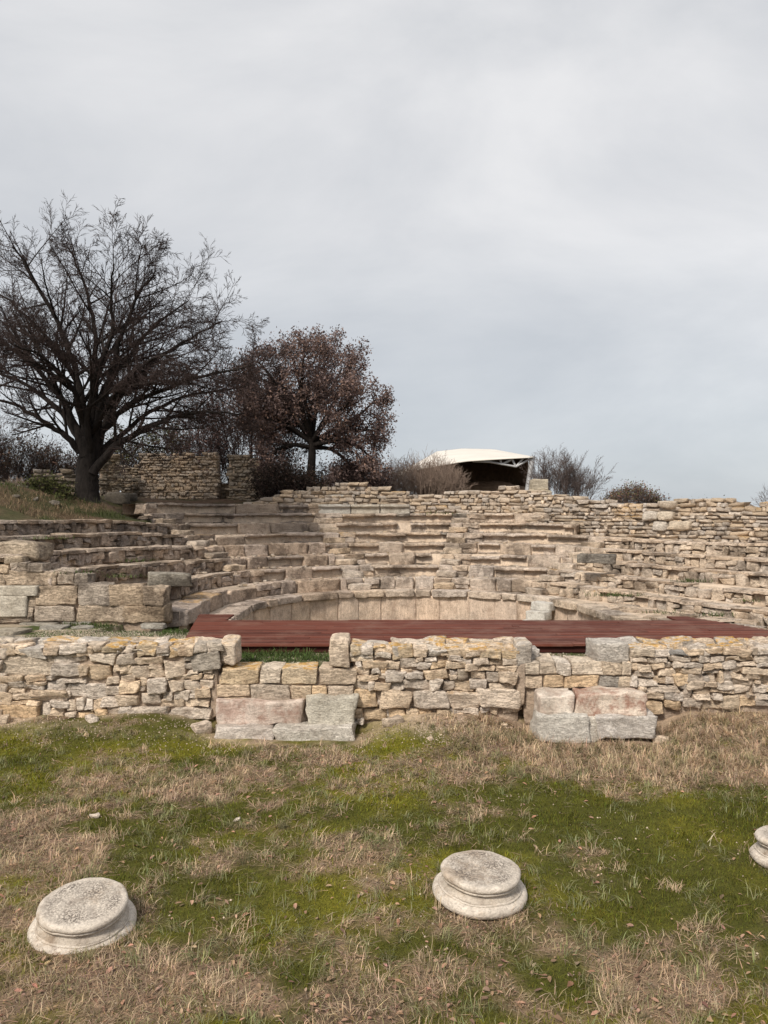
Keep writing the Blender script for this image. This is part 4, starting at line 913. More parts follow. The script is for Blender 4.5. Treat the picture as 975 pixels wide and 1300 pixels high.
# ------------------------------------------------------------------ grass, straw, leaves, pebbles
def blades(name, xy, L, wid, lean, az, colr, z=None, bend=0.5, label='', cat='grass'):
    n = len(xy); z = ground_z(xy[:, 0], xy[:, 1]) - 0.004 if z is None else z
    root = np.column_stack([xy, z]); hd = np.column_stack([np.cos(az), np.sin(az), np.zeros(n)]); side = np.column_stack([-np.sin(az), np.cos(az), np.zeros(n)])
    l1 = lean[:, None]; up = np.array([0, 0, 1.0])
    d1 = hd * np.sin(l1) + up * np.cos(l1); l2 = np.minimum(l1 + bend * NR.uniform(.3, 1.6, n)[:, None], 1.75); d2 = hd * np.sin(l2) + up * np.cos(l2)
    sw_ = NR.normal(0, .25, n)[:, None] * side
    p1 = root + d1 * (L * .5)[:, None]; p2 = p1 + (d2 + sw_) * (L * .5)[:, None]
    p2[:, 2] = np.maximum(p2[:, 2], root[:, 2] + 0.004)
    hw = side * (wid / 2)[:, None]
    V = np.stack([root - hw, root + hw, p1 + hw * .8, p1 - hw * .8, p2], 1).reshape(-1, 3)
    b = np.arange(n)[:, None] * 5
    me = fast_mesh(name, V, np.concatenate([b, b + 1, b + 2, b + 3], 1), np.concatenate([b + 3, b + 2, b + 4], 1), np.repeat(colr, 5, 0), smooth=True)
    o = link(name, me, M_BLADE); tag(o, label, cat, None, 'stuff'); return o
def scatter(n, ymin=4.45, ymax=11.6):
    y = NR.uniform(0, 1, n); y = np.sqrt(ymin ** 2 + (ymax ** 2 - ymin ** 2) * y); x = NR.uniform(-.64, .64, n) * y
    return np.column_stack([x, y])
BASES = [(0.80, 6.45), (-2.32, 5.98), (3.80, 7.12)]
def clear(xy, r=0.385):
    k = np.ones(len(xy), bool)
    for b in BASES: k &= np.hypot(xy[:, 0] - b[0], xy[:, 1] - b[1]) > r
    st = ((np.abs(xy[:, 0] - X_at(362, 11.2)) < 1.08) | (np.abs(xy[:, 0] - X_at(760, 11.2)) < .9)) & (xy[:, 1] > 10.95)
    return k & ~st
# short green turf
xy = scatter(290000); D = dryness(xy[:, 0], xy[:, 1]); keep = (NR.uniform(0, 1, len(xy)) < np.clip(0.78 - D * 1.25, 0.16, 1)) & clear(xy) & (xy[:, 1] < 10.95 + .4 * NR.uniform(-1, 1, len(xy)))
xy = xy[keep]; n = len(xy); yel = ss((fbm(xy[:, 0] * .9, xy[:, 1] * .9, 61, 3) + .25) / .6)[:, None]
c = (np.array([0.100, 0.104, 0.016]) * (1 - yel) + np.array([0.190, 0.180, 0.020]) * yel) * NR.uniform(.45, 1.6, (n, 1)) * (1 + NR.normal(0, .08, (n, 3)))
far = 1 + np.clip((xy[:, 1] - 6) / 6, 0, 1)
tall = ss((fbm(xy[:, 0] * 2.1, xy[:, 1] * 2.1, 55, 3)) / .4)
blades('green_turf', xy, NR.uniform(.014, .04, n) * (1 + 1.0 * tall), NR.uniform(.0028, .0052, n) * far, NR.uniform(.1, 1.1, n), NR.uniform(0, 6.28, n), np.clip(c, .005, 1), label='short green turf and moss between the dry grass patches')
# tufts of dry grass
tx = scatter(7000); D = dryness(tx[:, 0], tx[:, 1]); tx = tx[(NR.uniform(0, 1, len(tx)) < np.clip(D * 1.1 + .12, .02, 1)) & (tx[:, 1] < 11.5)]
cnt = NR.integers(10, 44, len(tx)); rep = np.repeat(np.arange(len(tx)), cnt); n = len(rep)
xy = tx[rep] + NR.normal(0, 1, (n, 2)) * NR.uniform(.02, .075, len(tx))[rep][:, None]; keep = clear(xy); xy = xy[keep]; rep = rep[keep]; n = len(xy)
tl = NR.uniform(.045, .15, len(tx)) * (1 + .5 * ss((tx[:, 1] - 8.5) / 1.5) * ss((tx[:, 0] - .5) / 1.5)); taz = NR.uniform(0, 6.28, len(tx)); tb = NR.uniform(.65, 1.2, len(tx)); tg = (NR.uniform(0, 1, len(tx)) < .22)
c = np.where(tg[rep][:, None], np.array([0.235, 0.21, 0.11]), np.array([0.53, 0.395, 0.265])) * tb[rep][:, None] * NR.uniform(.6, 1.3, (n, 1)) * (1 + NR.normal(0, .05, (n, 3)))
far = 1 + np.clip((xy[:, 1] - 6) / 6, 0, 1)
blades('dry_grass', xy, tl[rep] * NR.uniform(.5, 1.45, n), NR.uniform(.0026, .0056, n) * far, NR.uniform(.15, 1.25, n), taz[rep] + NR.normal(0, 1.1, n), np.clip(c, .01, 1), bend=.75, label='tufts of dry bent straw coloured grass across the meadow')
# longer blades leaning on the column bases
ra = NR.uniform(0, 6.28, 900); rb_ = NR.integers(0, 3, 900); rr_ = NR.uniform(.40, .50, 900); bb = np.array(BASES); xy = np.column_stack([bb[rb_, 0] + rr_ * np.cos(ra), bb[rb_, 1] + rr_ * np.sin(ra)]); n = 900
c = np.where((NR.uniform(0, 1, n) < .5)[:, None], np.array([0.10, 0.115, 0.03]), np.array([0.45, 0.33, 0.22])) * NR.uniform(.5, 1.3, (n, 1))
blades('base_grass', xy, NR.uniform(.03, .10, n), NR.uniform(.003, .006, n), NR.uniform(.1, .9, n), NR.uniform(0, 6.28, n), c, label='grass blades growing up against the marble column bases')
# green wisps
tx = scatter(1700); D = dryness(tx[:, 0], tx[:, 1]); tx = tx[(np.abs(D) < .45) & (tx[:, 1] < 11)]
cnt = NR.integers(6, 22, len(tx)); rep = np.repeat(np.arange(len(tx)), cnt); n = len(rep)
xy = tx[rep] + NR.normal(0, .035, (n, 2)); keep = clear(xy); xy = xy[keep]; rep = rep[keep]; n = len(xy)
c = np.array([0.24, 0.235, 0.115]) * NR.uniform(.5, 1.4, (n, 1)) * (1 + NR.normal(0, .07, (n, 3)))
blades('grass_wisps', xy, NR.uniform(.06, .19, n), NR.uniform(.003, .006, n), NR.uniform(.2, 1.1, n), NR.uniform(0, 6.28, len(tx))[rep] + NR.normal(0, .8, n), np.clip(c, .01, 1), bend=.9, label='thin pale green grass wisps arching over the turf')
# flat straw litter
xy = scatter(75000); D = dryness(xy[:, 0], xy[:, 1]); xy = xy[(NR.uniform(0, 1, len(xy)) < np.clip(D * 1.5 + .16, .02, 1)) & clear(xy) & (xy[:, 1] < 11.6)]; n = len(xy)
c = np.array([0.38, 0.275, 0.185]) * NR.uniform(.45, 1.35, (n, 1)) * (1 + NR.normal(0, .07, (n, 3)))
blades('straw_litter', xy, NR.uniform(.03, .12, n), NR.uniform(.003, .0065, n) * (1 + np.clip((xy[:, 1] - 6) / 6, 0, 1)), NR.uniform(1.2, 1.55, n), NR.uniform(0, 6.28, n), np.clip(c, .01, 1), z=ground_z(xy[:, 0], xy[:, 1]) + NR.uniform(.003, .02, n), bend=.2, label='matted straw litter lying flat between the tufts', cat='straw')
# fallen leaves
def leaf_mesh(name, P, S, az, tilt, colr):
    n = len(P); u = np.column_stack([np.cos(az), np.sin(az), NR.normal(0, .25, n)]); v = np.column_stack([-np.sin(az), np.cos(az), NR.normal(0, .25, n)]); up = np.array([0, 0, 1.0])
    cu = (NR.uniform(.1, .55, n) * S)[:, None] * up; s = S[:, None]
    V = np.stack([P - u * s, P - u * s * .3 + v * s * .48 + cu, P + u * s * .45 + v * s * .42 + cu * .8, P + u * s + cu * .4, P + u * s * .4 - v * s * .45 + cu * .9, P - u * s * .35 - v * s * .4 + cu * .7, P + cu * .05], 1).reshape(-1, 3)
    b = np.arange(n)[:, None] * 7
    T_ = np.concatenate([np.concatenate([b + 6, b + i, b + (i + 1) % 6], 1) for i in range(6)])
    return fast_mesh(name, V, None, T_, np.repeat(colr, 7, 0), smooth=False)
xy = scatter(6500, 4.45, 10.5); D = dryness(xy[:, 0], xy[:, 1]); pr = np.clip(.15 + .5 * D + .35 * ss((7 - xy[:, 1]) / 2), 0.02, 1)
xy = xy[(NR.uniform(0, 1, len(xy)) < pr * 1.0) & clear(xy, .43)]; n = len(xy)
P = np.column_stack([xy, ground_z(xy[:, 0], xy[:, 1]) + NR.uniform(.008, .03, n)])
c = np.array([0.30, 0.185, 0.125]) * NR.uniform(.5, 1.6, (n, 1)) * (1 + NR.normal(0, .06, (n, 3)))
o = link('fallen_leaves', leaf_mesh('fallen_leaves', P, NR.uniform(.010, .034, n), NR.uniform(0, 6.28, n), 0, np.clip(c, .02, 1)), M_LEAF); tag(o, 'curled brown fallen leaves scattered through the grass', 'leaves', None, 'stuff')
# pebbles on the meadow, the wall foot and the terrace
def pebbles(name, P, S, colr, label):
    U = np.array([(1, 0, 0), (-1, 0, 0), (0, 1, 0), (0, -1, 0), (0, 0, .7), (0, 0, -.7)], float); Fc = np.array([(0, 2, 4), (2, 1, 4), (1, 3, 4), (3, 0, 4), (2, 0, 5), (1, 2, 5), (3, 1, 5), (0, 3, 5)])
    n = len(P); a = NR.uniform(0, 6.28, n); V = U[None] * S[:, None, None] * NR.uniform(.6, 1.2, (n, 6, 1)); ca, sa = np.cos(a)[:, None], np.sin(a)[:, None]
    V = np.stack([V[:, :, 0] * ca - V[:, :, 1] * sa, V[:, :, 0] * sa + V[:, :, 1] * ca, V[:, :, 2]], 2) + P[:, None, :]
    o = link(name, fast_mesh(name, V.reshape(-1, 3), None, (Fc[None] + np.arange(n)[:, None, None] * 6).reshape(-1, 3), np.repeat(colr, 6, 0), smooth=True), M_PEBBLE); tag(o, label, 'pebbles', None, 'stuff')
a = scatter(1500, 4.45, 10.8); a = a[(fbm(a[:, 0] * 1.6, a[:, 1] * 1.6, 101, 3) > .12) & clear(a)]
b = np.column_stack([NR.uniform(-7, 7, 9000), NR.uniform(10.6, 11.6, 9000)]); b = b[clear(b) & (NR.uniform(0, 1, 9000) < .35 + .75 * (np.abs(b[:, 0] - 1.4) < .9))]
xy = np.concatenate([a, b]); n = len(xy); c = np.array([0.50, 0.40, 0.31]) * NR.uniform(.45, 1.25, (n, 1)) * np.ones((n, 3))
pebbles('pebbles', np.column_stack([xy, ground_z(xy[:, 0], xy[:, 1]) + .003]), NR.uniform(.005, .017, n), c, 'small pale pebbles and chips at the wall foot and in the turf')
b = np.column_stack([NR.uniform(-7, 7.5, 9000), NR.uniform(12.2, 16.3, 9000)]); b = b[~((b[:, 0] > -3.5) & (b[:, 0] < 7) & (b[:, 1] > 13.1))]; n = len(b)
c = np.array([0.47, 0.42, 0.33]) * NR.uniform(.5, 1.25, (n, 1)) * np.ones((n, 3))
pebbles('terrace_gravel', np.column_stack([b, ground_z(b[:, 0], b[:, 1]) + .004]), NR.uniform(.008, .022, n), c, 'pale gravel on the terrace between walls and wooden deck')
# weeds on the terrace, at the end wall and in the joints of the tiers
def weeds(name, spots, label):
    X_, Y_, Z_, Ls = [], [], [], []
    for (x0, x1, y0, y1, cnt_, hh) in spots:
        x = NR.uniform(x0, x1, cnt_); y = NR.uniform(y0, y1, cnt_); X_.append(x); Y_.append(y); Z_.append(ground_z(x, y)); Ls.append(NR.uniform(.4, 1.2, cnt_) * hh)
    x, y, z, l = map(np.concatenate, (X_, Y_, Z_, Ls)); n = len(x)
    c = np.array([0.065, 0.095, 0.028]) * NR.uniform(.5, 1.6, (n, 1)) * (1 + NR.normal(0, .08, (n, 3)))
    blades(name, np.column_stack([x, y]), l, NR.uniform(.006, .014, n), NR.uniform(.1, 1.1, n), NR.uniform(0, 6.28, n), np.clip(c, .01, 1), z=z - .005, label=label, cat='weeds')
weeds('terrace_weeds', [(-2.45, -.75, 12.3, 12.95, 2600, .09), (-2.4, -1.2, 12.75, 13.0, 500, .16), (2.3, 3.5, 12.35, 13.0, 700, .05), (-7, -3.7, 14.0, 15.6, 5000, .05), (-5.5, -4.2, 15.7, 16.35, 900, .2), (-6.8, -5.6, 16.0, 16.4, 600, .14), (-4.4, -3.9, 15.0, 16.5, 900, .1), (7.0, 8.4, 15.0, 16.4, 1500, .09)], 'low green weeds growing on the gravel terrace behind the walls')

tw = []
for (px, k, cnt_) in ((770, 2, 260), (800, 2, 120), (878, 3, 260), (95, 3, 200), (160, 3, 200), (175, 4, 120), (60, 5, 150), (905, 1, 150), (840, 1, 120), (560, 7, 90), (950, 2, 120)):
    for d in np.arange(16.9, 31, .05):
        x = X_at(px, d)
        if rho(x, d)[0] < Rk(k + 1): break
    for j in range(cnt_ // 2): tw.append((x + random.gauss(0, .22), d + random.gauss(0, .1) - .12, Zk(k) + float(wing(x, d)) - .02))
tw = np.array(tw); n = len(tw)
blades('tier_weeds', tw[:, :2], NR.uniform(.05, .16, n), NR.uniform(.008, .016, n), NR.uniform(.1, 1.1, n), NR.uniform(0, 6.28, n), np.array([0.07, 0.095, 0.03]) * NR.uniform(.5, 1.6, (n, 1)), z=tw[:, 2], label='small green weeds rooted in the joints of the stone tiers', cat='weeds')

# ------------------------------------------------------------------ trees and shrubs
def tubes(name, segs, sides, mt, colors=None):
    S = np.array(segs, float); p0, p1, r0, r1 = S[:, 0:3], S[:, 3:6], S[:, 6], S[:, 7]; n = len(S)
    d = p1 - p0; d /= np.maximum(np.linalg.norm(d, axis=1, keepdims=True), 1e-6)
    ref = np.where(np.abs(d[:, 2:3]) > .9, np.array([[1.0, 0, 0]]), np.array([[0, 0, 1.0]])); u = np.cross(d, ref); u /= np.linalg.norm(u, axis=1, keepdims=True); v = np.cross(d, u)
    an = np.arange(sides) * 2 * math.pi / sides; ring = u[:, None] * np.cos(an)[None, :, None] + v[:, None] * np.sin(an)[None, :, None]
    p0 = p0 - d * (r0 * .4)[:, None]
    V = np.concatenate([p0[:, None] + ring * r0[:, None, None], p1[:, None] + ring * r1[:, None, None]], 1).reshape(-1, 3)
    b = np.arange(n)[:, None] * 2 * sides; Q = [np.concatenate([b + j, b + (j + 1) % sides, b + sides + (j + 1) % sides, b + sides + j], 1) for j in range(sides)]
    return fast_mesh(name, V, np.concatenate(Q), colors=colors, smooth=True)
def joined_tube(poly, rad, sides=10, wob=0.05):
    V = []; Fc = []; n = len(poly)
    for i, p in enumerate(poly):
        d = (Vector(poly[min(i + 1, n - 1)]) - Vector(poly[max(i - 1, 0)])).normalized(); u = d.cross(Vector((0, 1, 0.01))).normalized(); v = d.cross(u)
        for j in range(sides):
            a = 2 * math.pi * j / sides; r = rad[i] * (1 + wob * math.sin(3 * a + i * .6) + random.uniform(-wob, wob)); V.append(Vector(p) + (u * math.cos(a) + v * math.sin(a)) * r)
    for i in range(n - 1):
        for j in range(sides): Fc.append((i * sides + j, i * sides + (j + 1) % sides, (i + 1) * sides + (j + 1) % sides, (i + 1) * sides + j))
    return V, Fc
def spline(pts, k=6):
    P = [Vector(p) for p in pts]; o = []
    for i in range(len(P) - 1):
        a, b, c, d = P[max(i - 1, 0)], P[i], P[i + 1], P[min(i + 2, len(P) - 1)]
        for j in range(k):
            t_ = j / k; o.append(.5 * ((2 * b) + (c - a) * t_ + (2 * a - 5 * b + 4 * c - d) * t_ * t_ + (3 * b - a - 3 * c + d) * t_ ** 3))
    o.append(P[-1]); return o
def rvec(): 
    v = Vector((random.gauss(0, 1), random.gauss(0, 1), random.gauss(0, 1))); return v.normalized()
RMIN = .0072
def branch(p, d, L, r, lvl, spec, segs, tips):
    """spec[lvl] = (children, length ratio, angle, wander, lift, start)"""
    nseg = 5 if L > 1.2 else 4 if L > .6 else 3 if L > .42 else 2 if L > .22 else 1
    pts = [p.copy()]; rr = [r]; d = d.copy(); rt = r * (.35 if lvl < len(spec) else .3)
    wan, lift = spec[min(lvl, len(spec) - 1)][3], spec[min(lvl, len(spec) - 1)][4]
    for i in range(nseg):
        d = (d + rvec() * wan + Vector((0, 0, lift))).normalized(); q = pts[-1] + d * (L / nseg); r2 = r + (rt - r) * (i + 1) / nseg
        segs.append((*pts[-1], *q, rr[-1], r2)); pts.append(q); rr.append(r2)
    kids(pts, rr, L, lvl, spec, segs, tips)
def kids(pts, rr, L, lvl, spec, segs, tips):
    if lvl >= len(spec): tips.append(pts[-1]); return
    n, ratio, ang, wan, lift, start = spec[lvl]; m = len(pts) - 1
    n = max(2, int(round(n * random.uniform(.75, 1.25))))
    for i in range(n):
        f = start + (1 - start) * (i + random.random()) / n; j = min(int(f * m), m - 1); t_ = f * m - j
        b = pts[j].lerp(pts[j + 1], t_); d0 = (pts[j + 1] - pts[j]).normalized(); perp = rvec(); perp = (perp - d0 * perp.dot(d0)).normalized()
        an = R(ang) * random.uniform(.7, 1.25); dd = (d0 * math.cos(an) + perp * math.sin(an)).normalized()
        LL = L * ratio * random.uniform(.65, 1.25) * (1.15 - .55 * f); r1 = rr[j] + (rr[j + 1] - rr[j]) * t_
        branch(b, dd, LL, max(r1 * .55, RMIN), lvl + 1, spec, segs, tips)
    tips.append(pts[-1])
def thin(segs, lim, keep_big=True):
    return [s for s in segs if s[6] >= lim], [s for s in segs if s[6] < lim]

# the big bare oak: main limbs set out from their places in the photograph at the trunk's distance
DT = 26.0
def LP(seq, d0=0.0, d1=0.0):
    n = len(seq) - 1; return [(X_at(x, DT + d0 + (d1 - d0) * i / n), DT + d0 + (d1 - d0) * i / n, Z_at(y, DT + d0 + (d1 - d0) * i / n)) for i, (x, y) in enumerate((115 + (x_ - 115) * 1.07, 600 - (600 - y_) * .85 if y_ < 600 else y_) for x_, y_ in seq)]
random.seed(21)
zb = float(ground_z(X_at(110, DT), DT))
big = empty('bare_tree', (X_at(110, DT), DT, zb)); tag(big, 'large bare spreading oak with dark forked trunk on the bank', 'tree')
LIMBS = [([(108, 575), (95, 525), (75, 480), (45, 440), (10, 405), (-30, 375)], -.2, 1.2, .20), ([(110, 565), (107, 510), (95, 440), (75, 375), (45, 305), (22, 262)], .1, -.6, .21),
         ([(114, 565), (118, 500), (121, 440), (119, 380), (108, 320), (92, 268)], .2, .8, .20), ([(118, 570), (127, 510), (139, 450), (153, 390), (172, 335), (192, 298)], 0, -1.2, .19),
         ([(120, 575), (132, 530), (150, 485), (188, 435), (235, 398), (270, 375)], .1, 1.4, .18), ([(118, 602), (138, 568), (163, 546), (200, 522), (250, 510), (296, 512)], -.2, -.8, .20),
         ([(126, 545), (158, 502), (208, 472), (262, 452), (312, 440)], 0, -2.0, .14), ([(104, 570), (85, 545), (58, 522), (18, 496), (-40, 482)], 0, -1.0, .16),
         ([(112, 560), (100, 500), (92, 450), (60, 395), (20, 345), (-12, 312)], .3, 2.2, .15), ([(117, 555), (126, 490), (160, 425), (200, 370), (232, 345)], .2, 3.2, .15),
         ([(115, 570), (112, 520), (122, 455), (140, 390), (140, 330), (142, 290)], -.2, -2.6, .15), ([(118, 580), (150, 545), (200, 500), (255, 480), (300, 470)], .2, 3.0, .14),
         ([(108, 560), (80, 510), (40, 470), (0, 450), (-50, 430)], .2, 3.0, .15), ([(112, 545), (95, 480), (60, 430), (25, 410)], -.2, -3.4, .14), ([(118, 540), (150, 470), (190, 430), (225, 425)], -.2, -3.6, .13)]
tv, tf = joined_tube(spline([(X_at(x, DT), DT, Z_at(y, DT)) for x, y in ((110, 640), (110, 622), (111, 600), (113, 578), (115, 555))], 5), [.56, .50, .45, .42, .40, .385, .38, .37, .365, .36, .355, .35, .345, .34, .34, .335, .33, .32, .30, .28, .26], 14, .05)
segs, tips = [], []
spec = [(16, .46, 48, .09, .012, .22), (8, .5, 44, .10, .01, .18), (6, .52, 42, .11, .005, .18), (4, .60, 36, .13, .005, .25)]
allv, allf = list(tv), list(tf)
for seq, a, b, r in LIMBS:
    pts = spline(LP(seq, a, b), 4); n = len(pts); rad = [r * .82 * (1 - .93 * (i / (n - 1)) ** .75) + .012 for i in range(n)]
    pts = [p + rvec() * .05 for p in pts]
    V, Fc = joined_tube(pts, rad, 8, .06); o_ = len(allv); allv += V; allf += [tuple(i + o_ for i in f) for f in Fc]
    L = sum((pts[i + 1] - pts[i]).length for i in range(n - 1)); kids(pts, rad, L * .8, 0, spec, segs, tips)
me = pydata('trunk', [tuple(v) for v in allv], allf); o = link('trunk', me, M_BARK, big, (0, 0, 0)); o.location = -Vector(world_loc(big))
bigs, small = thin(segs, .02)
o = link('boughs', tubes('boughs', bigs, 5, M_BARK), M_BARK, big, (0, 0, 0)); o.location = -Vector(world_loc(big))
o = link('twigs', tubes('twigs', small, 3, M_TWIG), M_TWIG, big, (0, 0, 0)); o.location = -Vector(world_loc(big)); o['kind'] = 'stuff'
print('big tree segs', len(segs))

def leaf_cloud(tips, n, spread, size, cols, name):
    wt = np.exp(NR.normal(0, 1.0, len(tips))); idx = NR.choice(len(tips), n, p=wt / wt.sum()); P = np.array([tuple(tips[i]) for i in idx]) + NR.normal(0, spread, (n, 3)); cols = np.array(cols); c = cols[NR.integers(0, len(cols), n)] * NR.uniform(.6, 1.4, (n, 1))
    S = NR.uniform(*size, n); A = NR.normal(0, 1, (n, 3)); A /= np.linalg.norm(A, axis=1, keepdims=True); B = NR.normal(0, 1, (n, 3)); B -= A * (A * B).sum(1, keepdims=True); B /= np.linalg.norm(B, axis=1, keepdims=True); C = np.cross(A, B)
    s = S[:, None]; V = np.stack([P - A * s, P + B * s * .5 + C * s * .2, P + A * s, P - B * s * .5 + C * s * .2], 1).reshape(-1, 3); b = np.arange(n)[:, None] * 4
    return fast_mesh(name, V, None, np.concatenate([np.concatenate([b, b + 1, b + 2], 1), np.concatenate([b, b + 2, b + 3], 1)]), np.repeat(np.clip(c, .005, 1), 4, 0))
# the smaller tree that keeps its brown leaves
random.seed(5); D2 = 33.0; bx, by = X_at(395, D2), D2; zb = float(ground_z(bx, by))
tr = empty('brown_leaved_tree', (bx, by, zb)); tag(tr, 'round crowned tree holding dead russet leaves above the seats', 'tree')
def L2(seq, dd=0.0): return [(X_at(x, D2), D2 + dd * i / (len(seq) - 1), Z_at(y if y > 570 else 570 - (570 - y) * .9, D2)) for i, (x, y) in enumerate(seq)]
allv, allf = joined_tube(spline(L2([(395, 632), (395, 600), (396, 575), (396, 556)]), 4), [.24, .22, .21, .20, .19, .18, .17, .17, .165, .16, .155, .15, .14], 10, .06); allv = list(allv); allf = list(allf)
segs, tips = [], []; spec2 = [(9, .5, 50, .2, .03, .2), (6, .55, 45, .22, .02, .15), (4, .6, 42, .25, 0, .2)]
for seq, dd in (([(396, 560), (385, 530), (365, 500), (345, 475)], .8), ([(396, 560), (392, 520), (380, 475), (372, 440)], -.6), ([(396, 558), (400, 515), (402, 470), (405, 432)], .6), ([(396, 560), (415, 525), (432, 490), (445, 455)], -.8),
                ([(396, 562), (425, 540), (455, 520), (478, 495)], .8), ([(396, 565), (430, 550), (460, 545), (482, 548)], -.8), ([(396, 562), (370, 540), (345, 530), (325, 530)], -.5), ([(396, 555), (400, 510), (420, 470), (430, 440)], 2.6), ([(396, 555), (385, 510), (390, 470), (395, 445)], -2.8), ([(396, 560), (420, 530), (440, 520), (450, 510)], -2.8), ([(396, 560), (370, 520), (350, 500), (345, 500)], 2.4), ([(396, 565), (430, 560), (458, 570), (475, 592)], -1.2), ([(396, 568), (420, 570), (440, 585), (452, 604)], .6), ([(396, 568), (372, 565), (350, 575), (338, 592)], -.8), ([(396, 560), (360, 535), (330, 510), (312, 500)], .4), ([(396, 558), (370, 515), (345, 470), (330, 450)], -.6)):
    pts = spline(L2(seq, dd), 4); n = len(pts); rad = [.1 * (1 - .8 * i / (n - 1)) + .01 for i in range(n)]
    V, Fc = joined_tube(pts, rad, 6, .06); o_ = len(allv); allv += V; allf += [tuple(i + o_ for i in f) for f in Fc]
    L = sum((pts[i + 1] - pts[i]).length for i in range(n - 1)); kids(pts, rad, L * .8, 0, spec2, segs, tips)
o = link('trunk', pydata('trunk', [tuple(v) for v in allv], allf), M_BARK, tr, (0, 0, 0)); o.location = -Vector(world_loc(tr))
o = link('twigs', tubes('twigs', segs, 3, M_TWIG), M_TWIG, tr, (0, 0, 0)); o.location = -Vector(world_loc(tr)); o['kind'] = 'stuff'
o = link('crown', leaf_cloud(tips, 52000, .15, (.03, .08), [(0.18, 0.125, 0.11), (0.15, 0.108, 0.104), (0.09, 0.064, 0.062), (0.23, 0.15, 0.12), (0.20, 0.15, 0.142)], 'crown'), M_LEAF, tr, (0, 0, 0)); o.location = -Vector(world_loc(tr)); o['kind'] = 'stuff'
print('tree2', len(segs), len(tips))

def bush(name, px, d, py_base, wpx, hpx, nst, label, cat='shrub', leaves=0, lcols=None, twig=M_TWIG, lean=0.0, spread=.55, spec=None, lsize=(.03, .07), depth=.7, seed=1, r=.02, group=None, lspread=.12):
    """many-stemmed shrub; width and height given in photo pixels at its distance"""
    random.seed(seed); W, H = wpx * d / F, hpx * d / F; x0 = X_at(px, d); z0 = Z_at(py_base, d); gz = float(ground_z(x0, d)); z0 = gz if abs(z0 - gz) < .9 else z0
    t = empty(name, (x0, d, gz)); tag(t, label, cat, group); segs, tips = [], []
    spec = spec or [(6, .5, 34, .16, .05, .25), (4, .55, 34, .2, .04, .2)]
    for i in range(nst):
        bx_ = random.uniform(-1, 1); px_ = x0 + bx_ * W * .5 * spread; py_ = d + random.uniform(-1, 1) * W * .35 * depth
        hx = H * math.sqrt(max(.12, 1 - (bx_ * .85) ** 2)) * random.uniform(.75, 1.05)
        dirv = Vector((bx_ * .6 + lean + random.gauss(0, .16), random.gauss(0, .25), 1)).normalized()
        branch(Vector((px_, py_, min(gz, float(ground_z(px_, py_))) - .1)), dirv, hx * .82 + (z0 - gz) + .1, r * random.uniform(.7, 1.2), 0, spec, segs, tips)
    o = link('twigs', tubes('twigs', segs, 3, twig), twig, t, (0, 0, 0)); o.location = -Vector(world_loc(t)); o['kind'] = 'stuff'
    if leaves:
        o = link('leaves', leaf_cloud(tips, leaves, lspread, lsize, lcols, 'leaves'), M_LEAF, t, (0, 0, 0)); o.location = -Vector(world_loc(t)); o['kind'] = 'stuff'
    return t
M_TAN = bark_material('tan_twigs', (0.20, 0.145, 0.115), (0.33, 0.25, 0.20)); M_GREYT = bark_material('grey_twigs', (0.085, 0.066, 0.06), (0.16, 0.125, 0.115))
DARKL = [(0.05, 0.037, 0.032), (0.075, 0.05, 0.042), (0.03, 0.025, 0.02)]; RUST = [(0.10, 0.055, 0.04), (0.065, 0.05, 0.03), (0.085, 0.06, 0.045)]; GRN = [(0.06, 0.065, 0.022), (0.085, 0.085, 0.03), (0.045, 0.05, 0.02)]
bush('tan_bush', 542, 35.0, 632, 132, 60, 200, 'dense pale tan twiggy bush in front of the white canopy', twig=M_TAN, lean=-.08, seed=3, r=.013)
bush('tan_bush', 500, 36.0, 632, 60, 60, 50, 'narrow tan twiggy bush touching the russet tree', twig=M_TAN, lean=.12, seed=4, r=.013)
bush('bare_thicket', 706, 42.0, 634, 52, 76, 36, 'tall grey bare thicket just right of the canopy pole', twig=M_GREYT, seed=6, r=.024, spec=[(7, .5, 30, .14, .06, .25), (5, .55, 32, .18, .05, .2), (3, .6, 32, .2, .03, .2)])
bush('bare_thicket', 734, 42.5, 636, 42, 62, 28, 'rounded grey bare thicket with clear sky on its open side', twig=M_GREYT, seed=7, r=.022, spec=[(7, .5, 30, .14, .06, .25), (5, .55, 32, .18, .05, .2), (3, .6, 32, .2, .03, .2)])
bush('mixed_shrub', 805, 36.0, 644, 84, 34, 90, 'reddish shrub with olive leaves showing over the rubble wall', leaves=3200, lcols=[(0.19, 0.10, 0.075), (0.13, 0.085, 0.06), (0.15, 0.14, 0.06)], seed=8, r=.014, lsize=(.025, .06), twig=M_GREYT)
bush('mixed_shrub', 835, 35.5, 645, 34, 18, 30, 'small dark reddish shrub crouching against the wall hump', leaves=900, lcols=RUST + DARKL, seed=9, r=.012, lsize=(.025, .05))
bush('thin_shrub', 775, 37.0, 640, 20, 26, 12, 'sparse bare twigs beside the reddish shrub', seed=10, r=.01, twig=M_GREYT)
for i, (px, lab) in enumerate(((880, 'small dry shrub growing on the crown of the wall hump'), (903, 'sprawling dry shrub on the falling side of the wall hump'))):
    bush('thin_shrub', px, 27.5, 633, 30, 12, 26, lab, leaves=350, lcols=DARKL + GRN, seed=11 + i, r=.009, lsize=(.02, .04))
bush('bare_thicket', 985, 40.0, 640, 44, 44, 24, 'bare grey bush at the far end of the rubble wall', twig=M_GREYT, seed=14, r=.016)
bush('dark_bush', 354, 31.6, 632, 56, 62, 56, 'dense dark evergreen bush between ruined wall and russet tree', leaves=5200, lcols=DARKL, seed=15, r=.016, lsize=(.03, .07))
